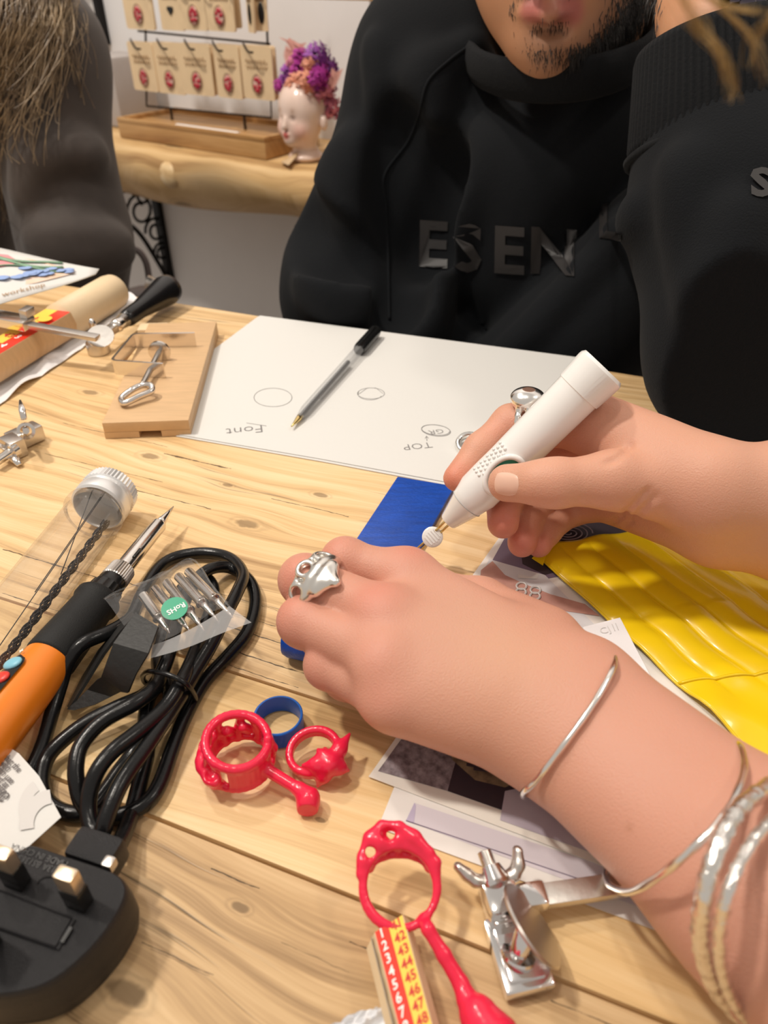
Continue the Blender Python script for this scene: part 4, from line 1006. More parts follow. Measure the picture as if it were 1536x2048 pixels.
b = MB(); b.lathe(s0 + (s0 - s1).normalized() * .002, s0.lerp(s1, .04), [(0, .005), (.3, .0078), (.8, .0078), (1, .005)], 24); build('pad', b, m_steel, gc)
b = MB(); b.ball(s0 + (s0 - s1).normalized() * .003, .0028, 12); build('ball_end', b, m_steel, gc, 180)
lp = catmull([P(283, 771, zt + .007), P(262, 781, zt + .0065), P(243, 797, zt + .0035), P(250, 806, zt + .0035), P(280, 792, zt + .005), P(303, 782, zt + .006), P(301, 771, zt + .0075)], 8, True)
b = MB(); b.tube(lp, .0021, 8, closed=True); build('handle', b, m_steel, gc, 180)
# ---- saw frame, upper left
sw = thing('jewellers_saw', P(200, 700), 'jeweller\'s saw frame with black handle lying over the ring stick at upper left', 'saw')
b = MB(); A0, A1 = P(-60, 628, .034), P(196, 676, .026); d_ = (A1 - A0).normalized(); b.box((A0 + A1) / 2, ((A1 - A0).length, .0068, .0034), basis(d_, Vector((0, 0, 1)).cross(d_)), .0005); build('frame_bar', b, m_sat, sw)
b = MB(); q = A0.lerp(A1, .33); b.box(q + Vector((0, 0, .001)), (.030, .014, .007), basis(d_, Vector((0, 0, 1)).cross(d_)), .0008); build('slider', b, m_steel, sw)
b = MB(); q = P(54, 624, .038); b.box(q, (.006, .010, .006), basis(d_, Vector((0, 0, 1)).cross(d_)), .0005); build('lug', b, m_sat, sw)
pc = P(199, 705, 0)
b = MB(); b.lathe(pc + Vector((0, 0, .0005)), pc + Vector((0, 0, .0105)), [(0, .0085), (.8, .0085), (1, .007)], 24); build('jaw', b, m_sat, sw)
b = MB(); b.lathe(pc + Vector((0, 0, .0100)), pc + Vector((0, 0, .027)), [(0, .0025), (.85, .0025), (1, .0012)], 12); build('bolt', b, m_steel, sw, 180)
b = MB(); dn = (IR * .15 + IU * .35 + IB * .9).normalized(); q = P(201, 673, .022); b.lathe(q - dn * .0007, q + dn * .0007, [(0, .0095), (1, .0095)], 28); build('washer', b, m_steel, sw)
h0, h1 = P(228, 655, .015), P(345, 572, .016)
b = MB(); b.lathe(h0, h0.lerp(h1, .16), [(0, .0045), (.3, .0055), (.5, .0048), (1, .0058)], 16); build('ferrule', b, m_steel, sw, 180)
b = MB(); b.lathe(h0.lerp(h1, .15), h1, [(0, .0052), (.08, .0070), (.3, .0072), (.65, .0105), (.85, .0125), (.93, .0118), (.98, .008), (1, .002)], 24); build('handle', b, mat('black_lacquer', (.008, .008, .009), .25), sw, 180)
b = MB(); b.box(h0 + (h0 - h1).normalized() * .006, (.014, .008, .006), basis((h1 - h0), Vector((0, 0, 1)).cross(h1 - h0)), .001); build('socket', b, m_sat, sw)
# ---- ring sizing stick (mandrel) builder
RED = mat('sticker_red', (.80, .035, .015), .4); YEL = mat('sticker_yellow', (.90, .62, .09), .4); DIG = mat('digit_white', (.9, .9, .85), .5); DIGR = mat('digit_red', (.62, .05, .03), .5)
def stick(t, TLp, TRp, BRp, BLp, z, zb, cells, split, rows0, flip=False, wood=None):
    """top face quad (world), body below it; sticker stripes with numbers"""
    tl, tr, br, bl = TLp, TRp, BRp, BLp
    b = MB(); top = [tl, tr, br, bl]; bot = [Vector((p.x, p.y, zb)) for p in top]
    dn = []
    mid = [(Vector(p) * .5 + Vector((p.x, p.y, zb)) * .5) for p in top]
    w_ = (tr - tl).normalized() * .0028
    mid = [mid[0] - w_, mid[1] + w_, mid[2] + w_, mid[3] - w_]
    b.add(top + mid + bot, [[0, 3, 2, 1], [8, 9, 10, 11]] + [[i + o, (i + 1) % 4 + o, (i + 1) % 4 + 4 + o, i + 4 + o] for o in (0, 4) for i in range(4)])
    build('stick', b, wood or m_cream, t, 40)
    def quad(u, v, l): return (tl * (1 - u) + tr * u) * (1 - v) + (bl * (1 - u) + br * u) * v + Vector((0, 0, l))
    for (u0, u1, m, nm) in ((.02, split, RED, 'red_scale'), (split, .97, YEL, 'yellow_scale')):
        b = MB(); b.sheet([quad(u0, 1, .0003), quad(u1, 1, .0003), quad(u1, 0, .0003), quad(u0, 0, .0003)], 1, 1, .0002); build(nm, b, m, t, 0)
    ux = (tr - tl).normalized(); uy = (tl - bl).normalized(); nrm = ux.cross(uy)
    W_ = (tr - tl).length
    if flip: ux, uy = -ux, -uy
    for lab, u0, first, m in (('red', .02 + .10 * split / .5, rows0[0], DIG), ('yellow', split + .07, rows0[1], DIGR)):
        b = MB()
        for k in range(cells):
            v = (k + .72) / cells; v += .02 if flip else 0
            og = quad(u0 + (.30 if flip else 0), v, .0005)
            text_on(b, str(first + k), og, ux, uy, W_ * .37, 0.0, bold=.02)
        build(lab + '_numbers', b, m, t, 0)
# lower stick
zk = .0135
t = thing('ring_size_stick', P(820, 2000), 'wooden ring size stick with red and yellow number scale at the bottom edge', 'ring stick')
tl, tr, bl, br = P(749, 1866, zk), P(806, 1830, zk), P(819, 2140, zk), P(884, 2120, zk)
stick(t, tl, tr, br, bl, zk, .0004, 10, .47, (1, 41))
b = MB(); wv = (tr - tl).normalized(); q0, q1 = tl - wv * .0012, bl - wv * .0012
b.sheet([q0 + Vector((0, 0, -.008)), q1 + Vector((0, 0, -.008)), q1 + Vector((0, 0, .0002)), q0 + Vector((0, 0, .0002))], 14, 2, .0006, lambda u, v: .0006 * math.sin(u * 60) * v); build('paper_backing', b, m_paper, t, 0)
# upper stick
t = thing('ring_size_stick', P(60, 700), 'round-handled wooden ring size stick under the saw frame at upper left', 'ring stick')
a_, c_ = P(236, 577, .0150), P(122, 645, .0150)
b = MB(); b.lathe(a_, c_, [(0, .006), (.02, .0105), (.07, .0138), (.15, .0147), (1, .0147)], 32); build('handle', b, m_cream, t, 180)
d_ = (c_ - a_).normalized(); s_ = Vector((0, 0, 1)).cross(d_).normalized(); e0 = c_ + Vector((0, 0, .0095)); e1 = e0 + d_ * .22 + Vector((0, 0, -.002))
stick(t, e0 + s_ * .0115, e0 - s_ * .0115, e1 - s_ * .009, e1 + s_ * .009, 0, .0062, 14, .5, (1, 41), True, m_beech)
b = MB(); q = P(90, 638, .0265); b.lathe(q, q + Vector((0, 0, .0003)), [(0, .0052), (1, .0052)], 20); build('dot_sticker', b, YEL, t)
# ---- white plastic sleeve under the stick
random.seed(21); ph = [random.uniform(0, 6) for _ in range(8)]
def crump(u, v, a=.004): return .0012 + a * abs(math.sin(u * 17 + 3 * v + ph[0]) * .5 + math.sin(u * 31 - v * 7 + ph[1]) * .3 + math.sin(v * 9 + u * 5 + ph[2]) * .4)
m_wpl = mat('white_polythene', (.80, .80, .82), .28, bump=.4, bscale=120)
b = MB(); b.sheet([P(-40, 840), P(292, 612), P(246, 580), P(-60, 745)], 48, 10, .0004, lambda u, v: crump(u, v, .0033))
tag(build('plastic_sleeve', b, m_wpl, None, 50), 'crumpled white plastic sleeve under the upper ring size stick', 'sleeve')
b = MB(); b.sheet([P(640, 2075, .001), P(800, 2075, .001), P(788, 2012, .004), P(705, 2035, .002)], 14, 8, .0004, lambda u, v: crump(u, v, .003))
tag(build('plastic_sleeve', b, m_wpl, None, 50), 'small piece of crumpled white plastic at the bottom edge beside the numbered stick', 'sleeve')
# ---- flyer, upper left
zf = [.052, .040, .034, .046]
cr = [P(-170, 470, .060), P(197, 533, .036), P(190, 543, .034), P(-150, 668, .034)]
fly = thing('art_card', P(60, 600), 'rounded art print card with pink and blue flowers, propped over the table\'s upper left corner', 'card')
def fz(u, v): return .002 * math.sin(u * 5) 
b = MB(); b.sheet([cr[3], cr[2], cr[1], cr[0]], 16, 8, .0006, fz); build('card', b, m_paper, fly, 180)
def fq(u, v, l=.0003): 
    p = (cr[3] * (1 - u) + cr[2] * u) * (1 - v) + (cr[0] * (1 - u) + cr[1] * u) * v; return p + Vector((0, 0, fz(u, v) + l))
def patch(b, pts, l): b.add([fq(u, v, l) for u, v in pts], [list(range(len(pts)))])
b = MB(); patch(b, [(.0, .30), (.62, .22), (.86, .42), (.86, .62), (.62, .86), (0, .90)], .0006); build('picture', b, mat('print_peach', (.78, .52, .36), .5, var_col=(.82, .66, .56), vscale=30), fly, 0)
b = MB(); patch(b, [(.0, .55), (.45, .6), (.56, .72), (.5, .86), (0, .88)], .0008); build('pink_area', b, mat('print_pink', (.76, .30, .32), .5), fly, 0)
b = MB()
for k in range(4): b.tube([fq(.35 + .45 * j / 12, .55 + .10 * k + .10 * math.sin(j / 3 + k), .001) for j in range(13)], .0018, 4, flat=.15)
build('green_stems', b, mat('print_green', (.25, .42, .28), .5), fly, 180)
b = MB(); random.seed(2)
for k in range(16):
    u, v = random.uniform(.42, .84), random.uniform(.38, .62); b.ball(fq(u, v, .001), (.006, .004, .0005), 8)
build('blue_flowers', b, mat('print_blue', (.30, .42, .72), .5), fly, 180)
b = MB(); c0 = fq(.42, .08, .0008); ux = (fq(.8, .08) - fq(.42, .08)).normalized(); text_on(b, 'workshop', c0, ux, (fq(.42, .3) - fq(.42, .08)), .009); 
build('caption', b, m_print, fly, 0)
# ---- clear tube of saw blades
tb0, tb1 = P(226, 976, .0150), P(-98, 1400, .0150)
tube = thing('blade_tube', P(80, 1180), 'clear plastic tube of saw blades with a ribbed aluminium cap', 'tube')
Lt = (tb1 - tb0).length
b = MB(); b.lathe(tb0, tb1, [(.09, .0122), (.150, .0122), (.154, .0152), (.170, .0152), (.174, .0128), (.20, .0134), (1, .0134)], 48, cap=False); build('glass_wall', b, m_clear, tube, 180)
b = MB(); n = 90; b.lathe(tb0, tb1, [(0, .0120), (.004, .0136), (.050, .0142), (.056, .0134), (.070, .0136), (.078, .0144), (.110, .0144), (.122, .0142), (.128, .0130), (.122, .0124), (.008, .0122)], n, cap=False, flute=(.003, .051, .022)); b.lathe(tb0, tb1, [(.003, .0122), (.010, .0122)], 40); build('cap', b, m_gal, tube, 40)
ax = (tb1 - tb0).normalized(); u = ax.cross(Vector((0, 0, 1))).normalized(); w = u.cross(ax)
m_bl = mat('blade_steel', (.035, .030, .030), .45, .6)
for k in range(12):
    pts = []; ph_ = k * 2 * PI / 12; rr = .0007 + .0005 * (k % 3)
    for j in range(150):
        t_ = .13 + .86 * j / 149; an = ph_ + j * .30 * (1 if k % 2 else -1)
        pts.append(tb0 + ax * (t_ * Lt) + u * (-.003 + rr * math.cos(an) * 1.1) + w * (-.0085 + .0015 * t_ + rr * math.sin(an)))
    b = MB(); b.tube(pts, .00034, 4, cap=False); build('saw_blade', b, m_bl, tube, 180)
for k, (u0, w0, u1, w1, e) in enumerate([(.002, .001, .006, -.008, .45), (-.001, .004, .002, -.006, .7), (.005, .006, .001, -.009, .35)]):
    b = MB(); b.tube([tb0 + ax * (Lt * (.07 + (e) * j / 8)) + u * (u0 + (u1 - u0) * j / 8) + w * (w0 + (w1 - w0) * (j / 8)) for j in range(9)], .00028, 4); build('saw_blade', b, m_bl, tube, 180)
# ------------------------------------------------------------------ soldering iron
iron = thing('soldering_iron', P(150, 1250), 'soldering iron with orange handle, black grip and pointed steel tip', 'soldering iron')
ia, ib = P(347, 1013, .0125), P(97, 1322, .0145)
idir = (ib - ia).normalized(); IL = (ib - ia).length
def I(px, py):      # distance along the axis nearest to a pixel on it
    r = ray(px, py).normalized(); w0 = ia - CAMV; b_ = idir.dot(r); d_, e_ = idir.dot(w0), r.dot(w0); return (b_ * e_ - d_) / (1 - b_ * b_)
def ip(d): return ia + idir * d
n1, n2, n3, n4 = I(322, 1048), I(252, 1140), I(232, 1165), I(205, 1200)
b = MB(); b.lathe(ip(0), ip(n1), [(0, .0003), (.5, .0014), (.86, .0024), (1, .0026)], 20); build('tip', b, m_steel, iron, 180)
b = MB(); b.lathe(ip(n1), ip(n2), [(0, .0028), (.02, .0036), (.05, .0040), (1, .0041)], 28); build('barrel', b, m_steel, iron, 40)
for k in (0, 1):
    sl = MB(); c = ip(n2 - .010) + Vector((0, 0, .0040)).lerp(IB * .004, .5) + idir.cross(Vector((0, 0, 1))) * (-.0012 + .004 * k) * -1; sl.box(c, (.0065, .0014, .0010), basis(idir, Vector((0, 0, 1)).cross(idir)), .0003); build('vent_slot', sl, m_black, iron)
b = MB(); b.lathe(ip(n2), ip(n3), [(0, .0050), (.08, .0058), (.92, .0062), (1, .0058)], 64, flute=(.05, .95, .035)); build('knurled_nut', b, m_sat, iron, 30)
b = MB(); b.lathe(ip(n3), ip(n4), [(0, .0060), (.1, .0064), (.45, .0062), (.46, .0072), (.98, .0078)], 36, flute=(.4, .99, .03)); build('collar', b, m_black, iron, 40)
b = MB(); b.lathe(ip(n4), ip(IL), [(-.02, .0070), (0, .0094), (.03, .0102), (.10, .0102), (.13, .0096), (.16, .0093), (.5, .0098), (.96, .0106), (1, .0100)], 40); build('grip', b, m_mtblk, iron, 180)
m_or = mat('orange_plastic', (.80, .21, .012), .32, coat=.2)
b = MB(); b.lathe(ip(IL - .002), ip(IL + .085), [(0, .0094), (.03, .0102), (.4, .0108), (1, .0114)], 40); build('orange_body', b, m_or, iron, 180)
sd_ = idir.cross(Vector((0, 0, 1))).normalized(); up_ = sd_.cross(idir); up_ = up_ if up_.z > 0 else -up_
sdl = sd_ if sd_.x < 0 else -sd_
pn = (up_ * .93 + sdl * .36).normalized(); ps = idir.cross(pn).normalized()
def skinp(d, s): a_ = s / .0112; return ip(d) + (pn * math.cos(a_) + ps * math.sin(a_))
def onb(d, s, r): a_ = s / r; return ip(d) + (pn * math.cos(a_) + ps * math.sin(a_)) * r
b = MB(); n = 20; vs = []; fs = []; d0, d1 = I(72, 1348), I(0, 1450) + .02
rows = 24
for i in range(rows + 1):
    t_ = i / rows; e_ = min(t_, 1 - t_) * (d1 - d0); hw = .0046 * math.sqrt(max(0.0, 1 - max(0, 1 - e_ / .0046) ** 2)) + 1e-5
    for j in range(9): vs.append(onb(d0 + t_ * (d1 - d0), hw * (j / 4 - 1), .01145))
for i in range(rows):
    for j in range(8): fs.append([i * 9 + j, i * 9 + j + 1, i * 9 + j + 10, i * 9 + j + 9])
b.add(vs, fs); build('control_panel', b, m_black, iron, 180)
m_bb = mat('button_blue', (.22, .52, .66), .4); m_rb = mat('button_red', (.70, .045, .03), .35)
for (px, py), m in (((54, 1368), m_bb), ((31, 1398), m_rb), ((12, 1430), m_bb)):
    d = I(px + 12, py + 4); c = onb(d, 0, .0114); b = MB(); b.ball(c, (.0042, .0032, .0014), 18, basis(ps, idir)); build('button', b, m, iron, 180)
b = MB(); text_on(b, '+', onb(I(82, 1352), -.0002, .01165), ps, -idir, .004, 0, bold=.02); build('plus_mark', b, DIG, iron, 0)
# ------------------------------------------------------------------ power cord, one continuous cable
CR = .0029
path = [(-20, 1672, .0032), (22, 1610, .0032), (58, 1548, .0034), (84, 1491, .0045), (104, 1425, .006), (122, 1367, .010), (136, 1324, .016), (166, 1287, .020), (219, 1264, .018), (262, 1235, .012),
 (285, 1185, .008), (328, 1125, .0045), (394, 1106, .004), (456, 1114, .005), (486, 1147, .009), (474, 1185, .014), (455, 1222, .0155), (425, 1285, .014), (392, 1340, .013), (350, 1410, .013), (293, 1494, .015), (243, 1565, .016), (213, 1635, .013), (203, 1668, .010), (184, 1655, .0095), (176, 1611, .012), (189, 1553, .017), (223, 1505, .019), (278, 1462, .018), (330, 1415, .016), (362, 1365, .0165), (388, 1310, .012),
 (412, 1245, .0055), (428, 1195, .004), (420, 1162, .0035), (395, 1155, .0035), (362, 1180, .0032), (335, 1235, .004), (316, 1310, .009), (318, 1362, .015), (277, 1402, .019), (206, 1442, .018), (164, 1488, .016), (152, 1530, .014), (154, 1570, .011), (167, 1610, .007), (200, 1633, .004), (245, 1630, .004), (293, 1606, .004), (321, 1565, .004), (346, 1494, .004), (372, 1430, .004), (410, 1362, .0035),
 (456, 1312, .0035), (496, 1262, .0035), (511, 1203, .0035), (499, 1162, .0045), (462, 1136, .0045), (420, 1138, .0095), (385, 1170, .0095), (355, 1240, .0105), (334, 1320, .0165), (300, 1382, .011), (240, 1412, .010), (172, 1446, .009), (116, 1490, .007), (91, 1523, .005), (83, 1567, .004), (96, 1604, .0032), (128, 1624, .0032), (170, 1625, .003), (205, 1590, .003), (240, 1540, .003), (272, 1500, .004), (318, 1450, .009), (340, 1400, .009), (332, 1362, .0045), (300, 1390, .0035), (290, 1440, .003), (295, 1500, .003), (278, 1570, .003), (262, 1630, .004), (243, 1680, .008), (222, 1712, .0125), (206, 1732, .0125)]
cp = catmull([P(x, y, z) for x, y, z in path], 7)
for _ in range(2): cp = [cp[0]] + [(cp[i - 1] + cp[i] * 2 + cp[i + 1]) / 4 for i in range(1, len(cp) - 1)] + [cp[-1]]
b = MB(); b.tube(cp, CR, 14); cord = tag(build('power_cord', b, m_rub, None, 180), 'coiled glossy black power cord bundled between iron and plug', 'cord')
b = MB(); b.tube(catmull([P(286, 1352, .012), P(300, 1343, .020), P(338, 1350, .0225), P(372, 1368, .020), P(389, 1392, .010), P(386, 1402, .002), P(340, 1385, .0015), P(295, 1368, .0015)], 8, True), .0011, 6, closed=True)
tag(build('cable_tie', b, m_rub, None, 180), 'thin black twist tie around the coiled power cord', 'tie')
# ------------------------------------------------------------------ folded black stand
b = MB()
secs = [((318, 1256, .031), (273, 1228, .031)), ((298, 1308, .029), (229, 1288, .030)), ((275, 1345, .0235), (215, 1325, .0255)), ((259, 1384, .0165), (206, 1353, .018)), ((245, 1380, .0145), (195, 1358, .0155)), ((225, 1392, .010), (178, 1378, .010)), ((190, 1410, .007), (156, 1402, .007)), ((150, 1420, .005), (136, 1418, .005))]
Rr = [P(*a_) for a_, c_ in secs]; Ll = [P(*c_) for a_, c_ in secs]
def thick_strip(b, A_, B_, th):
    n = len(A_); nn = []
    for i in range(n):
        t_ = (A_[min(i + 1, n - 1)] - A_[max(i - 1, 0)]); x = (B_[i] - A_[i]); nn.append(t_.cross(x).normalized() * th)
    vs = []
    for i in range(n): vs += [A_[i], B_[i], B_[i] + nn[i], A_[i] + nn[i]]
    fs = [[0, 1, 2, 3], [4 * (n - 1) + k for k in (3, 2, 1, 0)]]
    for i in range(n - 1):
        for k in range(4): fs.append([4 * i + k, 4 * (i + 1) + k, 4 * (i + 1) + (k + 1) % 4, 4 * i + (k + 1) % 4])
    b.add(vs, fs)
thick_strip(b, Rr, Ll, -.0011)
b2 = MB(); inner = [((273, 1229, .0305), (262, 1224, .022)), ((240, 1262, .0280), (228, 1262, .018)), ((205, 1308, .020), (196, 1300, .012)), ((172, 1362, .012), (164, 1352, .006)), ((137, 1417, .0055), (134, 1412, .003))]
thick_strip(b2, [P(*a_) for a_, c_ in inner], [P(*c_) for a_, c_ in inner], .0011)
st = thing('iron_stand', P(230, 1350), 'folded matt black sheet stand tucked in the cord beside the iron grip', 'stand')
m_fold = mat('black_card', (.012, .012, .0115), .5, bump=.2, bscale=500)
build('folded_plate', b, m_fold, st, 30); build('side_flap', b2, m_fold, st, 30)
# ------------------------------------------------------------------ packet of spare tips
m_bagc = clear_mat('clear_bag', (.97, .97, .97), .10, .05, .9, bump=.9, bscale=120)
pk = thing('tip_packet', P(360, 1220, .02), 'small clear plastic packet of spare soldering tips with a green round sticker', 'packet')
cq = [(212, 1208, .023), (292, 1316, .026), (500, 1244, .019), (384, 1128, .021)]       # left, lower left, right, top
A_, B_, C_, D_ = [P(*q) for q in cq]
A2 = P(300, 1312, .027)
def bag(u, v): return .0022 * math.sin(PI * min(1, max(0, u))) * math.sin(PI * v) + .0005 * math.sin(u * 23 + v * 9)
b = MB(); top = []; nx, ny = 20, 14
for j in range(ny + 1):
    for i in range(nx + 1):
        u, v = i / nx, j / ny; p = (A_ * (1 - u) + D_ * u) * (1 - v) + (B_ * (1 - u) + P(459, 1216, .020) * u) * v; top.append(p + Vector((0, 0, .0030 + bag(u, v))))
b.add(top, [[j * (nx + 1) + i, j * (nx + 1) + i + 1, (j + 1) * (nx + 1) + i + 1, (j + 1) * (nx + 1) + i] for j in range(ny) for i in range(nx)])
build('front_film', b, m_bagc, pk, 180)
b = MB(); fl1 = catmull([P(286, 1296, .026), P(340, 1278, .026), P(400, 1248, .025), (P(459, 1212, .023))], 6); fl2 = catmull([P(295, 1318, .027), P(372, 1296, .026), P(445, 1266, .025), P(503, 1245, .023)], 6)
b.strip(fl1, fl2); build('sealed_flap', b, clear_mat('clear_seal', (.92, .90, .90), .15, .30, .8, bump=.6, bscale=300), pk, 180)
b = MB(); rim = catmull([A_ + Vector((0, 0, .003)), P(240, 1180, .024), P(320, 1152, .024), D_ + Vector((0, 0, .003)), P(425, 1172, .024), P(459, 1214, .023)], 6); b.tube(rim, .00045, 5); build('film_edge', b, m_bagc, pk, 180)
for k, (x0, y0, x1, y1) in enumerate([(286, 1190, 318, 1236), (310, 1176, 352, 1228), (333, 1164, 378, 1222), (356, 1152, 404, 1206), (376, 1142, 430, 1198)]):
    z = .0225; a_, c_ = P(x0, y0, z), P(x1, y1, z); c2 = c_ + (c_ - a_) * .62
    tt = thing('soldering_tip', a_, ['leftmost', 'second', 'middle', 'fourth', 'rightmost'][k] + ' of five shiny spare soldering tips in the clear packet', 'tip', 'spare tips in the packet')
    b = MB(); b.lathe(a_, c_, [(0, .0018), (.02, .0021), (.92, .0021), (1.0, .0027)], 16); build('sleeve', b, m_steel, tt, 40)
    b = MB(); b.lathe(c_, c2, [(.02, .0022), (.25, .0014), (.5, .0012), (1, .0002)], 12); build('point', b, m_steel, tt, 180)
b = MB(); sc_ = P(349, 1217, .0285); ux = (P(327, 1227, .0285) - P(372, 1208, .0285)).normalized(); uy = (P(362, 1240, .0285) - P(340, 1196, .0285)); 
sn = Vector((0, -.25, .97)).normalized(); e1 = (ux - sn * ux.dot(sn)).normalized(); e2 = sn.cross(e1)
b.lathe(sc_ - sn * .0001, sc_ + sn * .0002, [(0, .0054), (1, .0054)], 30); build('green_sticker', b, mat('sticker_green', (.0, .32, .17), .35), pk, 30)
b = MB(); text_on(b, 'RoHS', sc_ + sn * .00035 - e1 * .0045 - e2 * .0005, e1, e2, .0034, 0, bold=.02); build('sticker_text', b, DIG, pk, 0)
# ------------------------------------------------------------------ white tag of the cord
tg = thing('care_tag', P(40, 1620, .01), 'white paper tag with small print around the cord at the left edge', 'tag')
tgp = [P(-90, 1440, .020), P(0, 1482, .0165), P(38, 1507, .015), P(78, 1552, .0135), P(122, 1634, .011), P(58, 1692, .012), P(-70, 1760, .014)]
nrm = Vector((0, 0, 1)); tgp = [P(x, y, .0130) for x, y in [(-90, 1440), (0, 1482), (38, 1507), (78, 1552), (122, 1634), (58, 1692), (-70, 1760)]]
b = MB(); b.add(tgp + [p - Vector((0, 0, .0003)) for p in tgp], [[0, 1, 2, 3, 4, 5, 6][::-1], [7, 8, 9, 10, 11, 12, 13]] + [[i, (i + 1) % 7, (i + 1) % 7 + 7, i + 7] for i in range(7)]); build('paper', b, m_paper, tg, 0)
bl = (P(42, 1543, .013) - P(0, 1502, .013)).normalized(); bl = (bl - nrm * bl.dot(nrm)).normalized(); bu = nrm.cross(bl)
def tagp(px, py):
    d = ray(px, py); t_ = (tgp[1] - CAMV).dot(nrm) / d.dot(nrm); return CAMV + d * t_ + nrm * .0006
for s_, x, y in (('performance that the', -44, 1468), ('it is supplied with', -50, 1480), ('instrument with use', -54, 1494), ('should be used as', -56, 1510), ('household waste', -56, 1526), ('be disposed of', -52, 1545)):
    b = MB(); text_on(b, s_, tagp(x, y), bl, bu, .0031, 0, bold=.02); build('small_print', b, mat('print_grey', (.12, .11, .11), .6), tg, 0)
b = MB(); text_on(b, 'H', tagp(-2, 1498), bl, bu, .0034, 0, bold=.03); build('red_letter', b, RED, tg, 0)
b = MB(); c = tagp(8, 1595)
for k in range(3): b.tube([c + bl * (.0016 * math.cos(a)) + bu * (.0016 * math.sin(a)) for a in [k * 2.094 + j * .26 for j in range(7)]], .0002, 4)
build('recycling_mark', b, mat('print_grey', (.12, .11, .11), .6), tg, 0)
b = MB(); m_wm = mat('print_pale_grey', (.62, .60, .58), .7); vs = []
def arcband(b, cx, cy, r0, r1, a0, a1, n=16):
    A_ = [tagp(cx + r0 * math.cos(math.radians(a0 + (a1 - a0) * i / n)), cy + r0 * math.sin(math.radians(a0 + (a1 - a0) * i / n))) - nrm * .0003 for i in range(n + 1)]
    B_ = [tagp(cx + r1 * math.cos(math.radians(a0 + (a1 - a0) * i / n)), cy + r1 * math.sin(math.radians(a0 + (a1 - a0) * i / n))) - nrm * .0003 for i in range(n + 1)]
    b.strip(A_, B_)
arcband(b, 104, 1618, 44, 66, 150, 235); build('grey_arc', b, m_wm, tg, 0)
nrm = nrm * 1.6; b = MB(); arcband(b, 110, 1650, 42, 70, 170, 262); build('grey_arc', b, m_wm, tg, 0)
# ------------------------------------------------------------------ mains plug
zt = .0225
plug = thing('mains_plug', P(90, 1860), 'black three pin mains plug lying face up at the lower left', 'plug')
m_plug = mat('black_moulding', (.012, .0115, .013), .40, bump=.45, bscale=2600, spec=.4)
out = [(40, 1700), (60, 1688), (118, 1706), (200, 1733), (236, 1748), (252, 1768), (252, 1792), (236, 1826), (208, 1868), (164, 1916), (106, 1962), (40, 1986), (-40, 1992), (-110, 1970), (-140, 1900), (-120, 1780), (-60, 1705)]
ow = [(p.x, p.y) for p in catmull([P(x, y, zt) for x, y in out], 3, True)]
cx = sum(p[0] for p in ow) / len(ow); cy = sum(p[1] for p in ow) / len(ow)
b = MB(); n = len(ow); vs = []; fs = []
prof = [(0.0003, .93), (.0025, .985), (.009, 1.04), (.016, 1.035), (zt - .002, 1.01), (zt - .0004, .985), (zt, .965)]
for z, k in prof: vs += [Vector((cx + (x - cx) * k, cy + (y - cy) * k, z)) for x, y in ow]
for i in range(len(prof) - 1):
    for k in range(n): fs.append([i * n + k, i * n + (k + 1) % n, (i + 1) * n + (k + 1) % n, (i + 1) * n + k])
fs.append(list(range(n))[::-1]); fs.append([(len(prof) - 1) * n + k for k in range(n)])
b.add(vs, fs); build('body', b, m_plug, plug, 40)
ex = (P(230, 1745, zt) - P(60, 1688, zt)).normalized(); ey = Vector((0, 0, 1)).cross(ex)
RP = Matrix((ex, ey, Vector((0, 0, 1)))).transposed()
b = MB(); q = P(195, 1708, zt - .006); b.box(q, (.016, .010, .011), RP, .002); build('cord_grip', b, m_plug, plug)
b = MB(); b.lathe(P(186, 1722, .0125), P(218, 1690, .0125), [(0, .0068), (.5, .0055), (1, .0042)], 20); build('strain_relief', b, m_rub, plug, 180)
b = MB(); b.box(P(219, 1728, zt - .001), (.0035, .0035, .004), RP, .0008); build('latch', b, m_sat, plug)
for k, (x, y) in enumerate(((160, 1806), (36, 1764))):
    c = P(x, y, zt); b = MB(); b.box(c + Vector((0, 0, .0045)), (.0066, .0044, .0095), RP, .0004); p_ = build('pin_sleeve', b, m_black, plug)
    b = MB(); b.box(c + Vector((0, 0, .0130)), (.0062, .0040, .0080), RP, .0008); build('pin', b, mat('tarnished_pin', (.74, .60, .44), .3, .85), plug)
c = P(-28, 1905, zt); b = MB(); b.box(c + Vector((0, 0, .0075)), (.0044, .0084, .0155), RP, .0005); build('pin_sleeve', b, m_black, plug)
b = MB(); b.box(c + Vector((0, 0, .0190)), (.0040, .0078, .0075), RP, .0008); build('pin', b, MATS['tarnished_pin'], plug)
# fuse cover and its slot
fc = [P(-40, 1766, zt), P(152, 1840, zt), P(118, 1902, zt), P(-60, 1840, zt)]
b = MB(); b.prism([(p.x, p.y) for p in fc][::-1], zt, zt + .0007, None, .0003); fcv = build('fuse_cover', b, m_plug, plug)
b = MB(); b.tube([fc[i].lerp((fc[0] + fc[2]) / 2, .06) + Vector((0, 0, .0009)) for i in range(4)], .0003, 4, closed=True); build('raised_line', b, m_plug, plug, 0)
b = MB(); b.box(P(133, 1870, zt + .0008), (.0011, .0042, .0006), RP); build('fuse_slot', b, m_black, plug)
for s_, x, y in (('MADE IN CHINA', 138, 1724), ('UK13A BS1363', 136, 1742)):
    b = MB(); text_on(b, s_, P(x, y, zt + .0003), -ex, -ey, .0027, 0, bold=.005); build('moulded_text', b, m_black, plug, 0)
b = MB(); b.tube([P(98 + 24 * math.cos(a), 1772 + 18 * math.sin(a), zt + .0001) for a in [PI + .3 + k * .25 for k in range(12)]], .0003, 4); build('raised_line', b, m_plug, plug, 0)
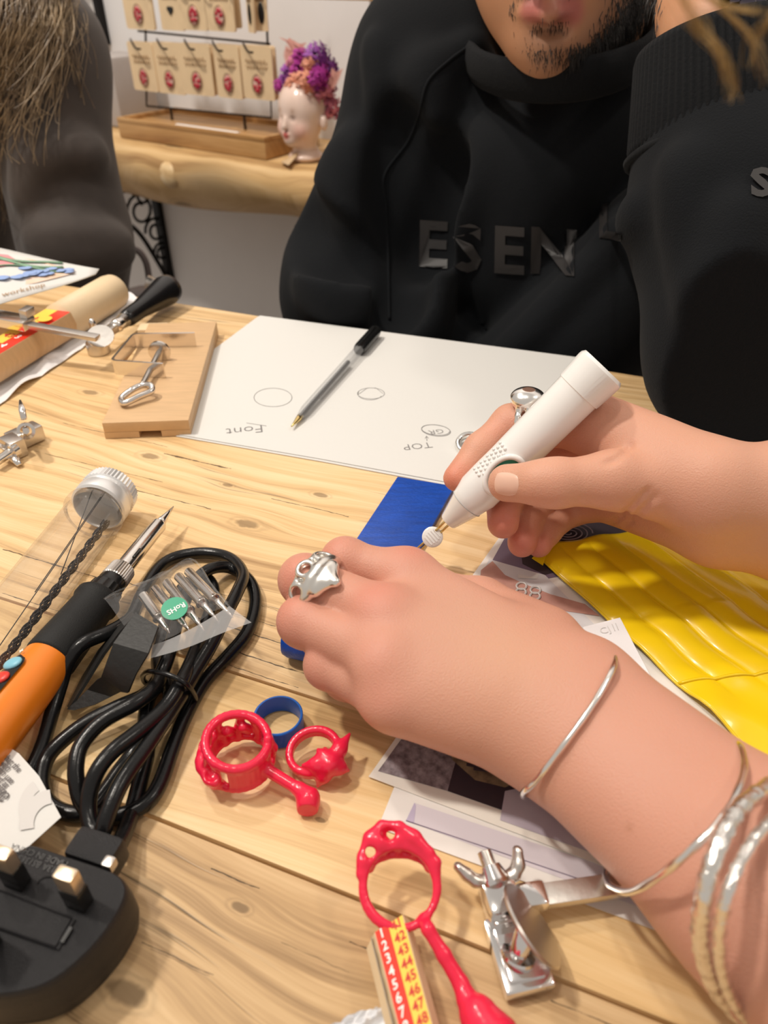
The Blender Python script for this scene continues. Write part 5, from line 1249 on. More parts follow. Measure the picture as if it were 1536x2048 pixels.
# ------------------------------------------------------------------ wax rings
def ring_pts(c, r, n=40, e1=Vector((1, 0, 0)), e2=Vector((0, 1, 0)), a0=0, a1=360): return [c + e1 * (r * math.cos(math.radians(a0 + (a1 - a0) * k / n))) + e2 * (r * math.sin(math.radians(a0 + (a1 - a0) * k / n))) for k in range(n + 1)]
def arc(S, A, pts, r, k=.0008, mode='u'):
    rs = r if isinstance(r, list) else [r] * len(pts)
    for i in range(len(pts) - 1): S.cone(A, pts[i], pts[i + 1], rs[i], rs[i + 1], k, mode)
# blue sizing ring
b = MB(); c = P(556, 1455, 0); c = Vector((c.x, c.y, 0))
c = P(556, 1430, .0085); c.z = 0
b.lathe(c + Vector((0, 0, .0004)), c + Vector((0, 0, .0086)), [(0, .0092), (.04, .0095), (.96, .0095), (1, .0092), (1, .0086), (.5, .0083), (0, .0084), (0, .0092)], 56, cap=False)
tag(build('wax_ring', b, mat('clear_blue_wax', (.005, .10, .42), .3, sss=.2, sssr=(.001, .003, .008), bump=.1, bscale=300), None, 40), 'plain blue wax ring band behind the two red wax rings', 'ring')
# red ring with pierced side and a stout sprue
def tor(c, z, r, rt): return
c1 = P(474, 1482, .017); c1.z = 0
S = SDF(c1 - Vector((.017, .020, .001)), c1 + Vector((.032, .017, .024)), .00042); A = S.new()
Rr = .0110
def cyl(a, z, dr=0.0): a = math.radians(a); return c1 + Vector(((Rr + dr) * math.cos(a), (Rr + dr) * math.sin(a), z))
arc(S, A, [cyl(a, .0170 + .0018 * math.sin(math.radians(a - 60))) for a in range(0, 361, 12)], .0015)
arc(S, A, [cyl(a, .0050, .0002) for a in range(0, 361, 12)], .0014)
for a in range(265, 346, 10): arc(S, A, [cyl(a, .005), cyl(a, .016)], .0013)
for a0, a1 in ((60, 68), (105, 92), (130, 140), (178, 170), (205, 215), (240, 236), (12, 5)): arc(S, A, [cyl(a0, .0048), cyl((a0 + a1) / 2, .0105, .0012), cyl(a1, .0168)], .0017)
for a in (150, 160, 190, 200, 225): arc(S, A, [cyl(a, .006, .0015), cyl(a + 4, .0095, .0026), cyl(a + 8, .0062, .0015)], .0022)
arc(S, A, [cyl(a, .0095, .0022) for a in range(140, 245, 10)], .0022)
for a in (80, 118): arc(S, A, [cyl(a, .010, -.0005), cyl(a + 8, .013, -.002)], .0020)
for a, z in ((172, .0125), (214, .0060), (232, .0125)): S.ell(A, cyl(a, z, .002), (.0026, .0026, .0026), None, .0008, 's')
s0, s1 = P(525, 1534, .0085), P(600, 1580, .0065)
S.cone(A, s0, s1, .0023, .0021, .0015)
S.cone(A, s1, P(616, 1596, .0060), .0026, .0042, .0015); S.ell(A, P(616, 1610, .0048), (.0040, .0046, .0042), None, .0015); S.ell(A, P(606, 1618, .003), (.002, .002, .002), None, .001)
V, Q = S.mesh(A, 2); V[:, 2] = np.maximum(V[:, 2], .0003)
tag(link_mesh('wax_ring', V, Q.tolist(), m_red, None, 180), 'red wax ring with pierced side and short stout sprue, left of the star ring', 'ring')
# red ring with a star
c2 = P(627, 1500, .009); c2.z = 0
S = SDF(c2 - Vector((.013, .016, .001)), c2 + Vector((.018, .015, .020)), .0004); A = S.new()
arc(S, A, [c2 + Vector((.0090 * math.cos(math.radians(a)), .0078 * math.sin(math.radians(a)), .0085 + .0025 * math.cos(math.radians(a - 60)))) for a in range(0, 361, 12)], .0013)
arc(S, A, [c2 + Vector((.0088 * math.cos(math.radians(a)), .0076 * math.sin(math.radians(a)), .0066 + .0025 * math.cos(math.radians(a - 60)))) for a in range(0, 361, 12)], .0011)
sc = P(660, 1528, .0090)
for x, y, z in ((636, 1499, .0115), (699, 1468, .0120), (697, 1541, .0060), (635, 1573, .0012), (606, 1530, .0085)):
    e = P(x, y, z); S.cone(A, sc, sc.lerp(e, .5), .0034, .0027, .0015); S.cone(A, sc.lerp(e, .5), e, .0027, .0006, .0015)
S.ell(A, sc + IB * .0020, (.0022, .0022, .0022), None, .0012); S.cone(A, sc, P(650, 1500, .010), .002, .0012, .001)
V, Q = S.mesh(A, 2); V[:, 2] = np.maximum(V[:, 2], .0003)
tag(link_mesh('wax_ring', V, Q.tolist(), m_red, None, 180), 'red wax ring with a five pointed star, beside the plain blue ring', 'ring')
# large red ring with a long flared sprue
c3 = P(800, 1772, .0165)
S = SDF(P(800, 1772, 0) + Vector((-.020, -.055, 0.0)), P(800, 1772, .03) + Vector((.040, .030, .006)), .0005); A = S.new()
e1 = Vector((1, 0, 0)); e2 = (Vector((0, 1, 0)) * .93 + Vector((0, 0, .36))).normalized(); nn = e1.cross(e2)
def q3(a, r=.0112, h=0.0): a = math.radians(a); return c3 + e1 * (r * math.cos(a)) + e2 * (r * 1.0 * math.sin(a)) + nn * h
arc(S, A, [q3(a, .0112) for a in range(0, 361, 10)], [.00125 + .0002 * math.sin(math.radians(a * 2)) for a in range(0, 361, 10)])
arc(S, A, [q3(20, .0116), q3(45, .0128, .001), q3(70, .0142, .0015), q3(90, .0165, .001), q3(108, .0178, 0), q3(125, .0165), q3(145, .0140), q3(165, .0122)], .0017)
arc(S, A, [q3(35, .0112, -.004), q3(60, .0104, -.005), q3(90, .0098, -.006), q3(120, .0104, -.005), q3(145, .0115, -.004)], .0014)
for a in (30, 62, 92, 118, 150): arc(S, A, [q3(a, .0108, -.0045), q3(a, .0130, .0006)], .0016, .0014)
S.ell(A, q3(118, .0145, 0), (.0040, .0028, .0028), None, .002); S.ell(A, q3(75, .0140, .0), (.0030, .0024, .0024), None, .002)
for a, r_, h in ((104, .0150, .002), (50, .0122, -.001), (135, .0130, -.001)): S.ell(A, q3(a, r_, h), (.0022, .0018, .0028), None, .0008, 's')
arc(S, A, [q3(-52, .0112), P(856, 1858, .015), P(888, 1910, .012), P(922, 1968, .009)], [.0018, .0019, .0021, .0024], .0012)
arc(S, A, [P(922, 1968, .009), P(935, 2000, .0085), P(956, 2030, .0082), P(984, 2078, .0078)], [.0024, .0030, .0052, .0076], .0008)
V, Q = S.mesh(A, 2); V[:, 2] = np.maximum(V[:, 2], .0003)
tag(link_mesh('wax_ring', V, Q.tolist(), m_red, None, 180), 'large red wax ring with a long flared sprue, leaning on the numbered ring size stick', 'ring')
# ------------------------------------------------------------------ blue wax sheet and the blue wax under the hand
b = MB(); bw = [(P(x, y, .0035).x, P(x, y, .0035).y) for x, y in ((795, 953), (909, 972), (838, 1100), (704, 1091))]
b.prism(bw, .0003, .0035, None, .0004); tag(build('wax_block', b, m_blue, None), 'flat deep blue carving wax slab under the wax pen tip', 'wax')
b = MB(); b.lathe(P(572, 1270, .0095), P(715, 1300, .0095), [(0, .0060), (.03, .0084), (.1, .0092), (1, .0092)], 32); tag(build('wax_tube', b, m_blue, None, 180), 'rounded blue wax piece held under the fingers of the left hand', 'wax')
# ------------------------------------------------------------------ wax carving pen
wp = thing('wax_pen', P(895, 1045, .026), 'white battery wax pen with green button and gold tip wires, in the right hand', 'pen tool')
pa = P(896, 1044, .029); pb_ = P(1192, 748, .098)
m_wp = mat('white_gloss_plastic', (.83, .82, .80), .16, coat=.4)
ax = (pb_ - pa).normalized(); PLn = (pb_ - pa).length
b = MB(); b.lathe(pa, pb_, [(0, .0040), (.005, .0044), (.13, .0078), (.135, .0082), (.17, .0088), (.22, .0100), (.32, .0100), (.42, .0098), (.9, .0104), (.905, .0100)], 44); build('body', b, m_wp, wp, 35)
b = MB(); b.lathe(pa, pb_, [(.885, .0101), (.89, .0109), (.905, .0109), (1.015, .0114), (1.03, .0114), (1.045, .0104), (1.045, .001)], 80, flute=(.9, 1.02, .014)); build('end_cap', b, m_wp, wp, 30)
vd = (CAMV - pa.lerp(pb_, .33)).normalized(); fr_ = (vd - ax * vd.dot(ax)).normalized(); sdv = ax.cross(fr_)
fr_ = (fr_ * .93 + sdv * (-.30 if sdv.x < 0 else .30)).normalized(); sdv = ax.cross(fr_)
def onp(t, s, r): a_ = s / .0098; return pa + ax * (t * PLn) + (fr_ * math.cos(a_) + sdv * math.sin(a_)) * r
b = MB(); tc_ = .385
b.tube([onp(tc_ + .105 * math.cos(a), .0066 * math.sin(a), .0103) for a in [2 * PI * k / 36 for k in range(36)]], .0014, 8, closed=True); build('button_rim', b, m_wp, wp, 180)
b = MB(); vs = [onp(tc_, 0, .0112)]; n = 28
for k in range(n): a = 2 * PI * k / n; vs.append(onp(tc_ + .094 * math.cos(a), .0058 * math.sin(a), .0102))
b.add(vs, [[0, 1 + k, 1 + (k + 1) % n] for k in range(n)]); build('green_button', b, mat('button_green', (.005, .17, .10), .35), wp, 180)
random.seed(4)
for k in range(9):
    for j in (-1, 0, 1):
        t_ = .30 + .022 * k; s_ = (-.0105 if sdv.x > 0 else .0105) + j * .0024 + (.0012 if k % 2 else 0)
        b = MB(); b.ball(onp(t_, s_, .0100), .0008, 8); build('grip_dot', b, m_wp, wp, 180)
b = MB(); b.lathe(pa + ax * (.135 * PLn), pa + ax * (.137 * PLn), [(0, .0084), (1, .0084)], 40); build('seam_line', b, mat('grey_line', (.4, .4, .4), .5), wp)
bc = P(865, 1074, .020); wl = (P(875, 1064, .0220) - pa)
offs = sdv * .0013
for s_ in (-1, 1):
    b = MB(); b.tube([pa + offs * s_ + ax * .002, bc + offs * s_ * .9 + (pa - bc) * .25], .0006, 8); build('gold_wire', b, m_brass, wp, 180)
    b = MB(); b.tube([bc + offs * s_ * .7, P(838, 1098, .0125) + offs * s_ * .7, P(815, 1118, .0080)], .0005, 8); build('gold_wire', b, m_brass, wp, 180)
b = MB(); bf = (CAMV - bc).normalized(); bu_ = ((pa - bc) - bf * (pa - bc).dot(bf)).normalized(); b.lathe(bc - bf * .0022, bc + bf * .0022, [(0, .0042), (.15, .0050), (.85, .0050), (1, .0042)], 32, up=None); build('insulator', b, m_wp, wp, 40)
b = MB()
for k in range(5):
    b2 = MB(); c = bc + bf * .0023 + bu_ * (-.0028 + .0014 * k); b2.box(c, (.0060 - abs(k - 2) * .0006, .0005, .0004), basis(bu_.cross(bf), bu_)); build('insulator_rib', b2, m_wp, wp)
# ------------------------------------------------------------------ rings and bangles worn by the maker
S = SDF(P(637, 1160, .045) - Vector((.016, .016, .022)), P(637, 1160, .045) + Vector((.018, .016, .018)), .00038); A = S.new()
f0, f1 = LH['middle'][0][0], LH['middle'][1][0]; fa = (f1 - f0).normalized(); fc_ = f0.lerp(f1, .78) + Vector((0, 0, .0)); fu = (Vector((0, 0, 1)) - fa * fa.z).normalized(); fs_ = fa.cross(fu)
def fp(d, a, r): a = math.radians(a); return fc_ + fa * d + (fu * math.cos(a) + fs_ * math.sin(a)) * r
arc(S, A, [fp(.0, a, .0106) for a in range(0, 361, 15)], .0011)
arc(S, A, [fp(.0022, a, .0106) for a in range(0, 361, 15)], .0010)
cv_ = (CAMV - fc_); cang = math.degrees(math.atan2(cv_.dot(fs_), cv_.dot(fu))) * .55
def gp_(d, a, r): return fp(d, a + cang, r)
arc(S, A, [gp_(-.0010, a, .0118) for a in range(-70, 71, 10)], .0018, .0015); arc(S, A, [gp_(.0050, a, .0116) for a in range(-60, 61, 10)], .0010, .0012)
tipp = gp_(-.0115, 0, .0128)
for a in (-50, -30, -12, 12, 30, 50): arc(S, A, [gp_(-.001, a, .0119), gp_(-.0055, a * .55, .0126), tipp], [.0018, .0018, .0007], .0022)
holes = []
for a, d, rr in ((-46, .0022, .0034), (0, .0034, .0030), (46, .0022, .0035)):
    cc = gp_(d, a, .0121); up2 = (cc - fc_ - fa * d).normalized(); t2 = fa.cross(up2); holes.append((cc, rr))
    arc(S, A, [cc + fa * (rr * math.cos(x)) + t2 * (rr * math.sin(x)) for x in [k * PI / 8 for k in range(17)]], .0010, .0010)
for cc, rr in holes: S.ell(A, cc, (rr * .78,) * 3, None, .0006, 's')
V, Q = S.mesh(A, 4)
tag(link_mesh('silver_ring', V, Q.tolist(), mat('soft_silver', (.82, .80, .76), .27, 1.0), None, 180), 'openwork silver ring with three holes on the left middle finger', 'ring')
f0, f1 = RH['index'][0][0], RH['index'][1][0]; fa = (f1 - f0).normalized(); fc_ = f0.lerp(f1, .74); fu = (Vector((0, 0, 1)) - fa * fa.z).normalized(); fs_ = fa.cross(fu)
b = MB(); b.tube(ring_pts(fc_, .0113, 48, fu, fs_)[:-1], [.0014 + .0012 * max(0, math.cos(2 * PI * k / 48)) for k in range(48)], 12, closed=True, flat=1.0)
S = SDF(fc_ - Vector((.018,) * 3), fc_ + Vector((.018,) * 3), .0005); A = S.new()
arc(S, A, [fp(-.0025, a, .0110) for a in range(0, 361, 15)], .0016); arc(S, A, [fp(.0025, a, .0110) for a in range(0, 361, 15)], .0016)
S.ell(A, fp(0, 5, .0130), (.0085, .0078, .0052), None, .002)
V, Q = S.mesh(A, 1); tag(link_mesh('silver_ring', V, Q.tolist(), m_silver, None, 180), 'smooth domed silver ring on the right index finger, behind the wax pen', 'ring')
b = MB(); q = P(940, 890, .0035); b.tube(ring_pts(q, .0075, 40, Vector((1, 0, 0)), (Vector((0, 1, 0)) * .8 + Vector((0, 0, .3))).normalized())[:-1], .0018, 10, closed=True, flat=1.6)
tag(build('silver_ring', b, m_silver, None, 180), 'small grey silver ring lying on the drawing paper behind the index fingertip', 'ring')
def bangle(top, under, r, m, lab, lift=.002):
    pts = []
    for x, y, z in top:
        if z is None:
            p = hit(BL, x, y, lift + r)
            if p is not None: pts.append(p)
        else: pts.append(P(x, y, z))
    pts += [P(*q) for q in under]
    cp = catmull(pts, 8, True); n = len(cp); rs = r if not isinstance(r, tuple) else r
    b = MB(); b.tube(cp, [r * (1 + (.12 * math.sin(k * 2.3) * math.sin(k * .7) if m is m_hsilver else .08 * math.sin(k * .9))) for k in range(n)], 10, closed=True)
    tag(build('bangle', b, m, None, 180), lab, 'bangle', 'silver bangles on the left wrist')
bangle([(1230, 1306, .040), (1224, 1342, None), (1196, 1400, None), (1160, 1455, None), (1120, 1508, None), (1082, 1555, None), (1046, 1586, .026)], [(1062, 1590, .010), (1130, 1530, .0062), (1205, 1420, .0085), (1240, 1330, .020)], .0010, m_silver, 'thin silver wire bangle across the wrist, nearest the hand', .0012)
bangle([(1474, 1488, .052), (1488, 1530, .063), (1474, 1585, .0695), (1438, 1645, .0705), (1380, 1702, .066), (1322, 1750, .055), (1262, 1783, .036), (1222, 1772, .022), (1212, 1748, .013), (1224, 1722, .008)], [(1290, 1660, .0060), (1370, 1570, .0070), (1440, 1500, .022)], .0011, m_silver, 'thin silver wire bangle hanging loose lower on the forearm')
bangle([(1580, 1548, .062), (1536, 1574, .0700), (1484, 1612, .0765), (1450, 1662, .0785), (1424, 1730, .077), (1408, 1800, .071), (1402, 1870, .060), (1416, 1940, .046), (1450, 2002, .030)], [(1530, 2060, .014), (1660, 2040, .0075), (1800, 1800, .0080), (1740, 1640, .030), (1640, 1560, .052)], .0022, m_hsilver, 'thick hammered silver bangle, broadest of the four')
bangle([(1590, 1612, .072), (1536, 1648, .0765), (1492, 1704, .0785), (1458, 1780, .0775), (1440, 1860, .068), (1444, 1940, .054), (1472, 2012, .038), (1520, 2060, .024)], [(1600, 2100, .012), (1740, 2060, .0085), (1860, 1860, .012), (1800, 1690, .036), (1690, 1610, .060)], .0015, m_hsilver, 'slimmer hammered silver bangle, nearest the right edge')
# ------------------------------------------------------------------ printed pages under the hands
def poly_flat(b, pts, z): b.add([P(x, y, z) for x, y in pts], [list(range(len(pts)))]); return b
def page(name, label, cat, corners, z, m, th=.00025):
    t = thing(name, P(sum(c[0] for c in corners) / 4, sum(c[1] for c in corners) / 4, z), label, cat)
    b = MB(); b.prism([(P(x, y, z).x, P(x, y, z).y) for x, y in corners][::-1], z - th, z); build('sheet', b, m, t, 0); return t
def prn(t, name, m, pts, z): return build(name, poly_flat(MB(), pts, z), m, t, 0)
m_gloss = mat('glossy_paper', (.80, .77, .73), .35)
m_rock = mat('print_rock', (.36, .31, .33), .4, var_col=(.12, .09, .10), vscale=260)
m_dark = mat('print_dark', (.045, .032, .042), .4); m_lil = mat('print_lilac', (.42, .36, .44), .4, var_col=(.52, .47, .52), vscale=25)
m_pur = mat('print_purple', (.20, .155, .23), .4); m_skinp = mat('print_skin', (.62, .36, .29), .4, var_col=(.50, .26, .22), vscale=60)
m_pale = mat('print_pale_blue', (.66, .66, .68), .4); m_grn = mat('print_dark_green', (.025, .055, .04), .35)
m_ol = mat('print_olive', (.36, .27, .16), .4, var_col=(.12, .08, .05), vscale=120)
pgB = page('magazine_page', 'glossy page with pictures of a spiral and ringed fingers, under yellow pouch and right hand', 'page', [(1160, 846), (1750, 915), (1640, 1700), (862, 1268)], .0008, m_gloss)
prn(pgB, 'purple_panel', m_pur, [(1010, 1075), (1064, 1000), (1200, 1010), (1190, 1140), (1080, 1160), (985, 1120)], .00095)
prn(pgB, 'dark_panel', m_dark, [(1036, 1060), (1064, 1000), (1250, 990), (1260, 1100), (1090, 1150), (1045, 1128)], .00105)
prn(pgB, 'pale_panel', m_pale, [(978, 1118), (1090, 1150), (1210, 1270), (1180, 1330), (1060, 1240), (964, 1150)], .00100)
prn(pgB, 'forearm_picture', m_skinp, [(962, 1140), (985, 1122), (1010, 1150), (1050, 1168), (1100, 1188), (1170, 1208), (1200, 1232), (1130, 1222), (1060, 1200), (1010, 1190), (960, 1160)], .00115)
prn(pgB, 'white_fragment', m_paper, [(1035, 1148), (1062, 1153), (1078, 1146), (1074, 1158), (1036, 1156)], .00125)
for cx_, cy_ in ((1043, 1172), (1042, 1184), (1071, 1180), (1070, 1192)):
    b = MB(); b.tube([P(cx_ + 10 * math.cos(a), cy_ + 7 * math.sin(a), .0015) for a in [k * PI / 8 for k in range(16)]], .0005, 5, closed=True); build('printed_ring', b, mat('print_silver', (.62, .60, .58), .35), pgB, 0)
b = MB(); b.tube([P(1138 + (4 + 44 * k / 90) * math.cos(k * .28), 1066 + (2 + 20 * k / 90) * math.sin(k * .28), .0012) for k in range(91)], .0004, 4, cap=False); build('spiral_picture', b, mat('print_mauve', (.26, .20, .22), .4), pgB, 0)
prn(pgB, 'stone_picture', mat('print_stone', (.42, .38, .42), .4, var_col=(.66, .64, .66), vscale=110), [(1215, 868), (1750, 930), (1740, 990), (1250, 960)], .00100)
prn(pgB, 'pale_shape', m_pale, [(1438, 918), (1462, 913), (1485, 920), (1490, 934), (1440, 930)], .00110)
prn(pgB, 'pink_strip', mat('print_blush', (.70, .56, .50), .4), [(1380, 1108), (1534, 1122), (1533, 1200), (1440, 1130)], .00100)
gp = ell2(1493, 1160, 40, 28, 170, 400, .35, 16); b = MB()
b.strip([P(x, y, .0012) for x, y in ell2(1490, 1162, 42, 30, 150, 470, .45, 24)], [P(x, y, .0012) for x, y in ell2(1494, 1164, 18, 17, 150, 470, .45, 24)]); build('green_loop_picture', b, m_grn, pgB, 0)
prn(pgB, 'green_block_picture', m_grn, [(1452, 1134), (1500, 1140), (1490, 1160), (1462, 1156)], .0012)
shC = page('printed_sheet', 'white sheet with pale lilac printed bands under the rocky photo print', 'page', [(800, 1545), (1520, 1700), (1420, 1900), (756, 1655)], .0006, m_gloss)
prn(shC, 'lilac_band', mat('print_pale_lilac', (.66, .61, .66), .45), [(830, 1606), (1380, 1790), (1375, 1850), (812, 1641)], .00072)
prn(shC, 'lilac_wedge', mat('print_lilac_mid', (.50, .44, .58), .45), [(829, 1605), (812, 1641), (828, 1645), (832, 1612)], .00080)
b = MB(); b.tube([P(x, y, .0008) for x, y in ((812, 1641), (1000, 1704), (1200, 1772), (1370, 1830))], .00018, 4); build('printed_line', b, m_pur, shC, 0)
phA = page('photo_print', 'white bordered photo print of grey rock and driftwood, under the left wrist', 'photo', [(870, 1365), (1560, 1560), (1400, 1806), (737, 1553)], .0011, mat('photo_border', (.82, .78, .70), .4))
prn(phA, 'rock_picture', m_rock, [(880, 1372), (960, 1400), (935, 1480), (895, 1582), (756, 1542)], .00125)
prn(phA, 'dark_picture', m_dark, [(960, 1400), (1100, 1440), (1060, 1640), (895, 1582), (920, 1490)], .00125)  # plain dark area of the printed image, behind the driftwood
prn(phA, 'driftwood_picture', m_ol, [(890, 1478), (960, 1500), (1030, 1530), (1044, 1560), (1010, 1575), (950, 1560), (905, 1520)], .00140)
b = MB()
for k in range(4): b.tube([P(905 + 14 * k + 30 * j, 1500 + 12 * k + 9 * j + 5 * math.sin(j + k), .0016) for j in range(5)], .0007, 4, flat=.3)
build('driftwood_grooves', b, m_dark, phA, 0)
prn(phA, 'lilac_picture', m_lil, [(1010, 1582), (1120, 1560), (1300, 1640), (1330, 1758), (1000, 1640)], .00130)
# ------------------------------------------------------------------ yellow ribbed pouch
m_yel = mat('yellow_vinyl', (.86, .60, .006), .30, bump=.12, bscale=60, coat=.2)
yc = [P(1058, 1104), P(1640, 1640), P(2150, 1560), P(1372, 1050)]
a_, b_, c_, d_ = yc
def yh(u, v):
    env = min(1, u * 14 + .15) * (1 - 1 / (1 + math.exp(-(u - .62 - .05 * v) * 60)))
    rid = .0027 * abs(math.sin(v * 19 + .25 * math.sin(u * 4))) ** .6 * (.45 + .55 * min(1, u * 3))
    puff = .0035 * math.exp(-((u - .74) / .08) ** 2) * (0.6 + .4 * math.sin(v * 19)) + .002 * math.sin(v * 11 + u * 16) ** 2
    return .0022 + env * rid + (1 - env) * puff * .8 + .0008 * math.sin(u * 30 + v * 7) * (1 if u > .35 else .3)
b = MB(); b.sheet([a_, b_, c_, d_], 120, 110, .0008, yh)
yp = thing('yellow_pouch', P(1350, 1250), 'bright yellow ribbed vinyl pouch lying on the glossy page between both hands', 'pouch')
build('ribbed_vinyl', b, m_yel, yp, 180)
sm = MB(); sm.tube([a_ * 1.0 + (b_ - a_) * (u / 30) + Vector((0, 0, yh(u / 30, 0) - .0003)) for u in range(31)], .0006, 6); build('welded_edge', sm, m_yel, yp, 180)
sm = MB(); pts = []
for j in range(41):
    v = j / 40; u = .60 + .05 * v; p = (a_ * (1 - u) + b_ * u) * (1 - v) + (d_ * (1 - u) + c_ * u) * v; pts.append(p + Vector((0, 0, yh(u, v) + .0002)))
sm.tube(pts, .0007, 6); build('seam', sm, m_yel, yp, 180)
sm = MB(); sm.sheet([P(1064, 1116, .0035), P(1086, 1130, .0035), P(1092, 1112, .0050), P(1076, 1104, .0050)], 3, 2, .0004); build('corner_tab', sm, m_yel, yp, 0)
# white embossed card
wc = [P(1166, 1254, .0030), P(1240, 1235, .0062), P(1306, 1362, .0062), P(1215, 1400, .0030)]
cd = thing('white_card', P(1235, 1300, .004), 'small white card with embossed marks overlapping the left edge of the yellow pouch', 'card')
b = MB(); b.add(wc + [p - Vector((0, 0, .0008)) for p in wc], [[3, 2, 1, 0], [4, 5, 6, 7]] + [[i, (i + 1) % 4, (i + 1) % 4 + 4, i + 4] for i in range(4)]); build('card', b, mat('bright_white_card', (.86, .86, .88), .5), cd, 0)
cu = (wc[1] - wc[0]).normalized(); cn = cu.cross(wc[0] - wc[3]).normalized(); cv = cn.cross(cu); og = wc[0].lerp(wc[1], .38) + (wc[3] - wc[0]) * .17 + cn * .0003
b = MB(); text_on(b, 'CJ', og, cu, cv, .0052, 0, bold=-.01); build('embossed_mark', b, mat('emboss_grey', (.70, .69, .68), .5), cd, 0)
for k in (0, 1): b = MB(); b.tube([og + cu * (.0062 + .0016 * k), og + cu * (.0066 + .0016 * k) + cv * .004], .00018, 4); build('embossed_line', b, MATS['emboss_grey'], cd, 0)
# ------------------------------------------------------------------ saw frame end with wing nut, lower right
sf = thing('jewellers_saw', P(1040, 1860), 'chrome saw frame end with wing nut and slanted disc washer, lower right', 'saw')
m_chr = mat('chrome', (.80, .78, .77), .10, 1.0)
A0, A1 = P(1072, 1795, .0075), P(1390, 1748, .0075); d_ = (A1 - A0).normalized()
b = MB(); b.box((A0 + A1) / 2, ((A1 - A0).length, .0068, .0034), basis(d_, Vector((0, 0, 1)).cross(d_)), .0004); build('frame_bar', b, m_sat, sf)
b = MB(); b.box(P(1063, 1795, .0080), (.0092, .0078, .0060), basis(d_, Vector((0, 0, 1)).cross(d_)), .0014); build('bar_socket', b, m_chr, sf)
dx = (P(1040, 1925, .008) - P(996, 1790, .008)).normalized(); Bx = basis(dx, Vector((0, 0, 1)).cross(dx))
b = MB(); b.box(P(1000, 1798, .0085), (.0130, .0108, .0105), Bx, .0022); build('clamp_block', b, m_chr, sf)
b = MB(); b.box(P(1012, 1838, .0060), (.0050, .0088, .0060), Bx, .0008); build('clamp_neck', b, m_chr, sf)
b = MB(); b.box(P(1036, 1908, .0036), (.0215, .0150, .0046), Bx, .0010); build('jaw_plate', b, m_chr, sf)
b = MB(); b.box(P(1038, 1904, .0066), (.0155, .0110, .0018), Bx, .0007); build('jaw_insert', b, m_chr, sf)
n0, n1 = P(995, 1775, .0110), P(968, 1702, .0140); sdir = (n1 - n0).normalized()
b = MB(); n = 36; b.lathe(n0, n1, [(k / n, .0024 if k % 2 else .0020) for k in range(n + 1)], 14); build('screw', b, m_sat, sf, 180)
b = MB(); b.lathe(n0 + sdir * .0005, n0 + sdir * .0062, [(0, .0045), (.2, .0050), (.6, .0042), (1, .0034)], 24); build('wing_nut_hub', b, m_chr, sf)
S = SDF(n0 - Vector((.02,) * 3), n0 + Vector((.02,) * 3), .0004); A = S.new(); nb = n0 + sdir * .003
for pts in ([(972, 1762, .0115), (948, 1760, .012), (932, 1748, .013), (915, 1733, .0145)], [(1008, 1756, .0115), (1025, 1748, .012), (1034, 1728, .0135), (1033, 1700, .0155)]):
    pp = [P(*q) for q in pts]; arc(S, A, [nb] + pp, [.0018, .0019, .0018, .0017, .0014], .001); arc(S, A, [p + IB * .0010 + IR * .0006 for p in pp], [.0016, .0016, .0017, .0013], .001)
V, Q = S.mesh(A, 1); link_mesh('wings', V, Q.tolist(), m_sat, sf, 180)
q0, q1 = P(1036, 1912, .0072), P(1052, 1858, .0150)
b = MB(); b.lathe(q0, q1, [(0, .0052), (.10, .0050), (.15, .0030), (.9, .0030), (.97, .0026), (1, .0015)], 22); build('bolt', b, m_chr, sf)
q = P(1064, 1850, .0150); vq = (CAMV - q).normalized(); sq_ = IR * .81 + IU * .58; sq_ = (sq_ - vq * sq_.dot(vq)).normalized(); dn = (sq_ * .955 + vq * .29).normalized(); b = MB(); b.lathe(q - dn * .0006, q + dn * .0006, [(0, .0122), (.5, .0127), (1, .0122)], 48); build('disc_washer', b, m_sat, sf, 30)
# ------------------------------------------------------------------ wing nut clamp at the left edge
sf2 = thing('saw_clamp', P(30, 900), 'small nickel wing nut clamp lying at the left edge below the plastic sleeve', 'clamp')
dx = (P(78, 850, .006) - P(0, 885, .006)).normalized(); Bx = basis(dx, Vector((0, 0, 1)).cross(dx))
b = MB(); b.box(P(50, 872, .0060), (.020, .0110, .0100), Bx, .0012); build('clamp_block', b, m_sat, sf2)
b = MB(); b.box(P(27, 892, .0062), (.0095, .0135, .0115), Bx, .0012); build('clamp_collar', b, m_sat, sf2)
b = MB(); b.lathe(P(52, 862, .0105), P(52, 862, .0215), [(0, .0054), (.1, .0052), (.12, .0032), (.85, .0032), (1, .0018)], 18); build('bolt', b, m_steel, sf2)
b = MB(); b.lathe(P(48, 838, .020), P(40, 800, .026), [(0, .0018), (.5, .0020), (1, .0006)], 12, sq=.5); build('wing', b, m_steel, sf2, 180)
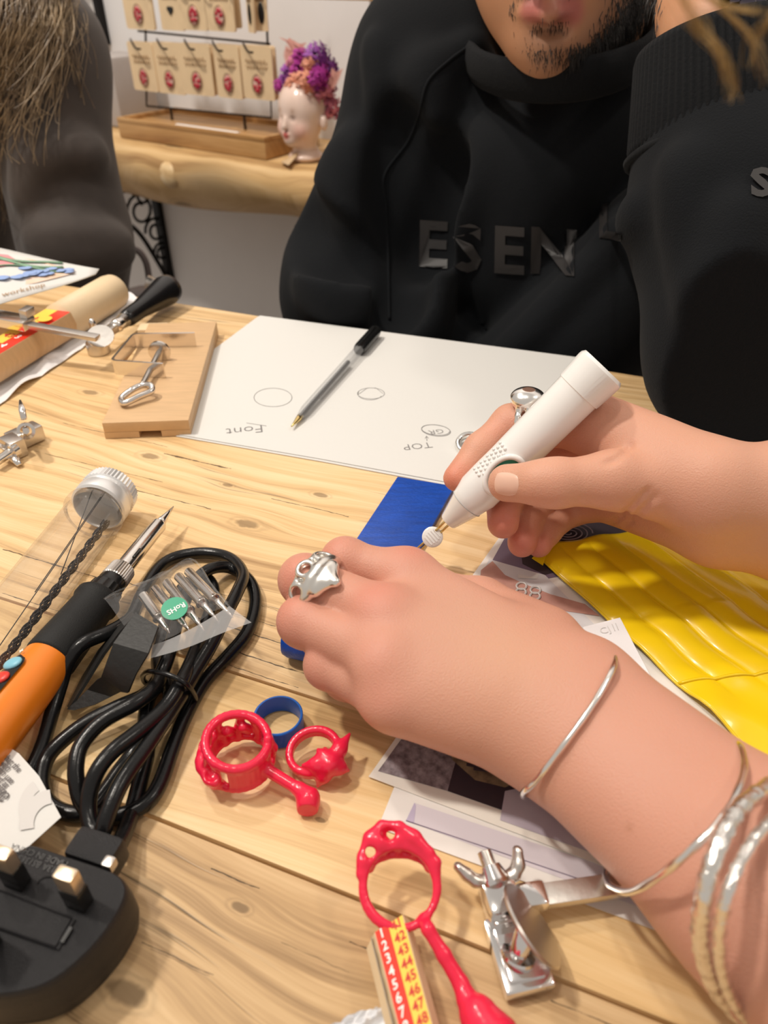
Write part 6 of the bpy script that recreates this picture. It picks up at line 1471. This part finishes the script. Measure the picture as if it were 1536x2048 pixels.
b = MB(); b.lathe(P(30, 898, .0065), P(-10, 925, .0060), [(0, .0050), (.25, .0048), (.28, .0028), (1, .0026)], 16); build('screw', b, m_steel, sf2)
b = MB(); b.lathe(P(18, 902, .0050), P(39, 930, .0022), [(0, .0024), (.6, .0028), (1, .0016)], 12, sq=.6); build('wing', b, m_steel, sf2, 180)
b = MB(); b.lathe(P(12, 896, .0085), P(-12, 888, .0125), [(0, .0022), (.6, .0026), (1, .0016)], 12, sq=.6); build('wing', b, m_steel, sf2, 180)
# ------------------------------------------------------------------ a lock of the maker's own hair falling in from the upper right, and the man's bracelet
m_gold = mat('golden_hair', (.42, .25, .06), .4, spec=.8)
random.seed(31); b = MB()
def lock(pts, dist, n, spread):
    for _ in range(n):
        ox = random.gauss(0, spread); fr0 = random.uniform(.55, 1.0); ph_ = random.uniform(0, 6); w_ = random.uniform(4, 14)
        cc = catmull([Vector((x, y, 0)) for x, y in pts], 6); m = max(4, int(len(cc) * fr0))
        cp = [PD(q.x + ox * (1 - .4 * i / m) + w_ * math.sin(ph_ + i * .35), q.y + ox * .3, dist + .0015 * math.sin(ph_ + i * .5)) for i, q in enumerate(cc[:m])]
        b.tube(cp, .000045, 3, cap=False)
lock([(1330, -60), (1372, 0), (1402, 60), (1440, 110), (1466, 170), (1460, 210)], .150, 20, 13)
lock([(1400, -60), (1440, 10), (1500, 70), (1530, 140), (1540, 190)], .150, 12, 12)
lock([(1600, -30), (1545, 40), (1510, 90), (1490, 160)], .150, 10, 8)
lock([(1300, -60), (1400, -10), (1480, 20), (1560, 20)], .152, 22, 14)
tag(build('hair', b, m_gold, maker, 180), None, None, kind='stuff')
b = MB(); bl = thing('bracelet', PY(1490, 20, .49), 'dark glinting bead bracelet at the wrist of the raised hand, upper right corner', 'bracelet')
for k, (x, y) in enumerate([(1455, -8), (1474, 2), (1494, 8), (1514, 4), (1534, -6)]):
    q = MB(); q.ball(PY(x, y, .468 + .004 * abs(k - 2)), .0048, 14); build('bead', q, mat('dark_chrome', (.10, .09, .12), .08, 1.0), bl, 180)
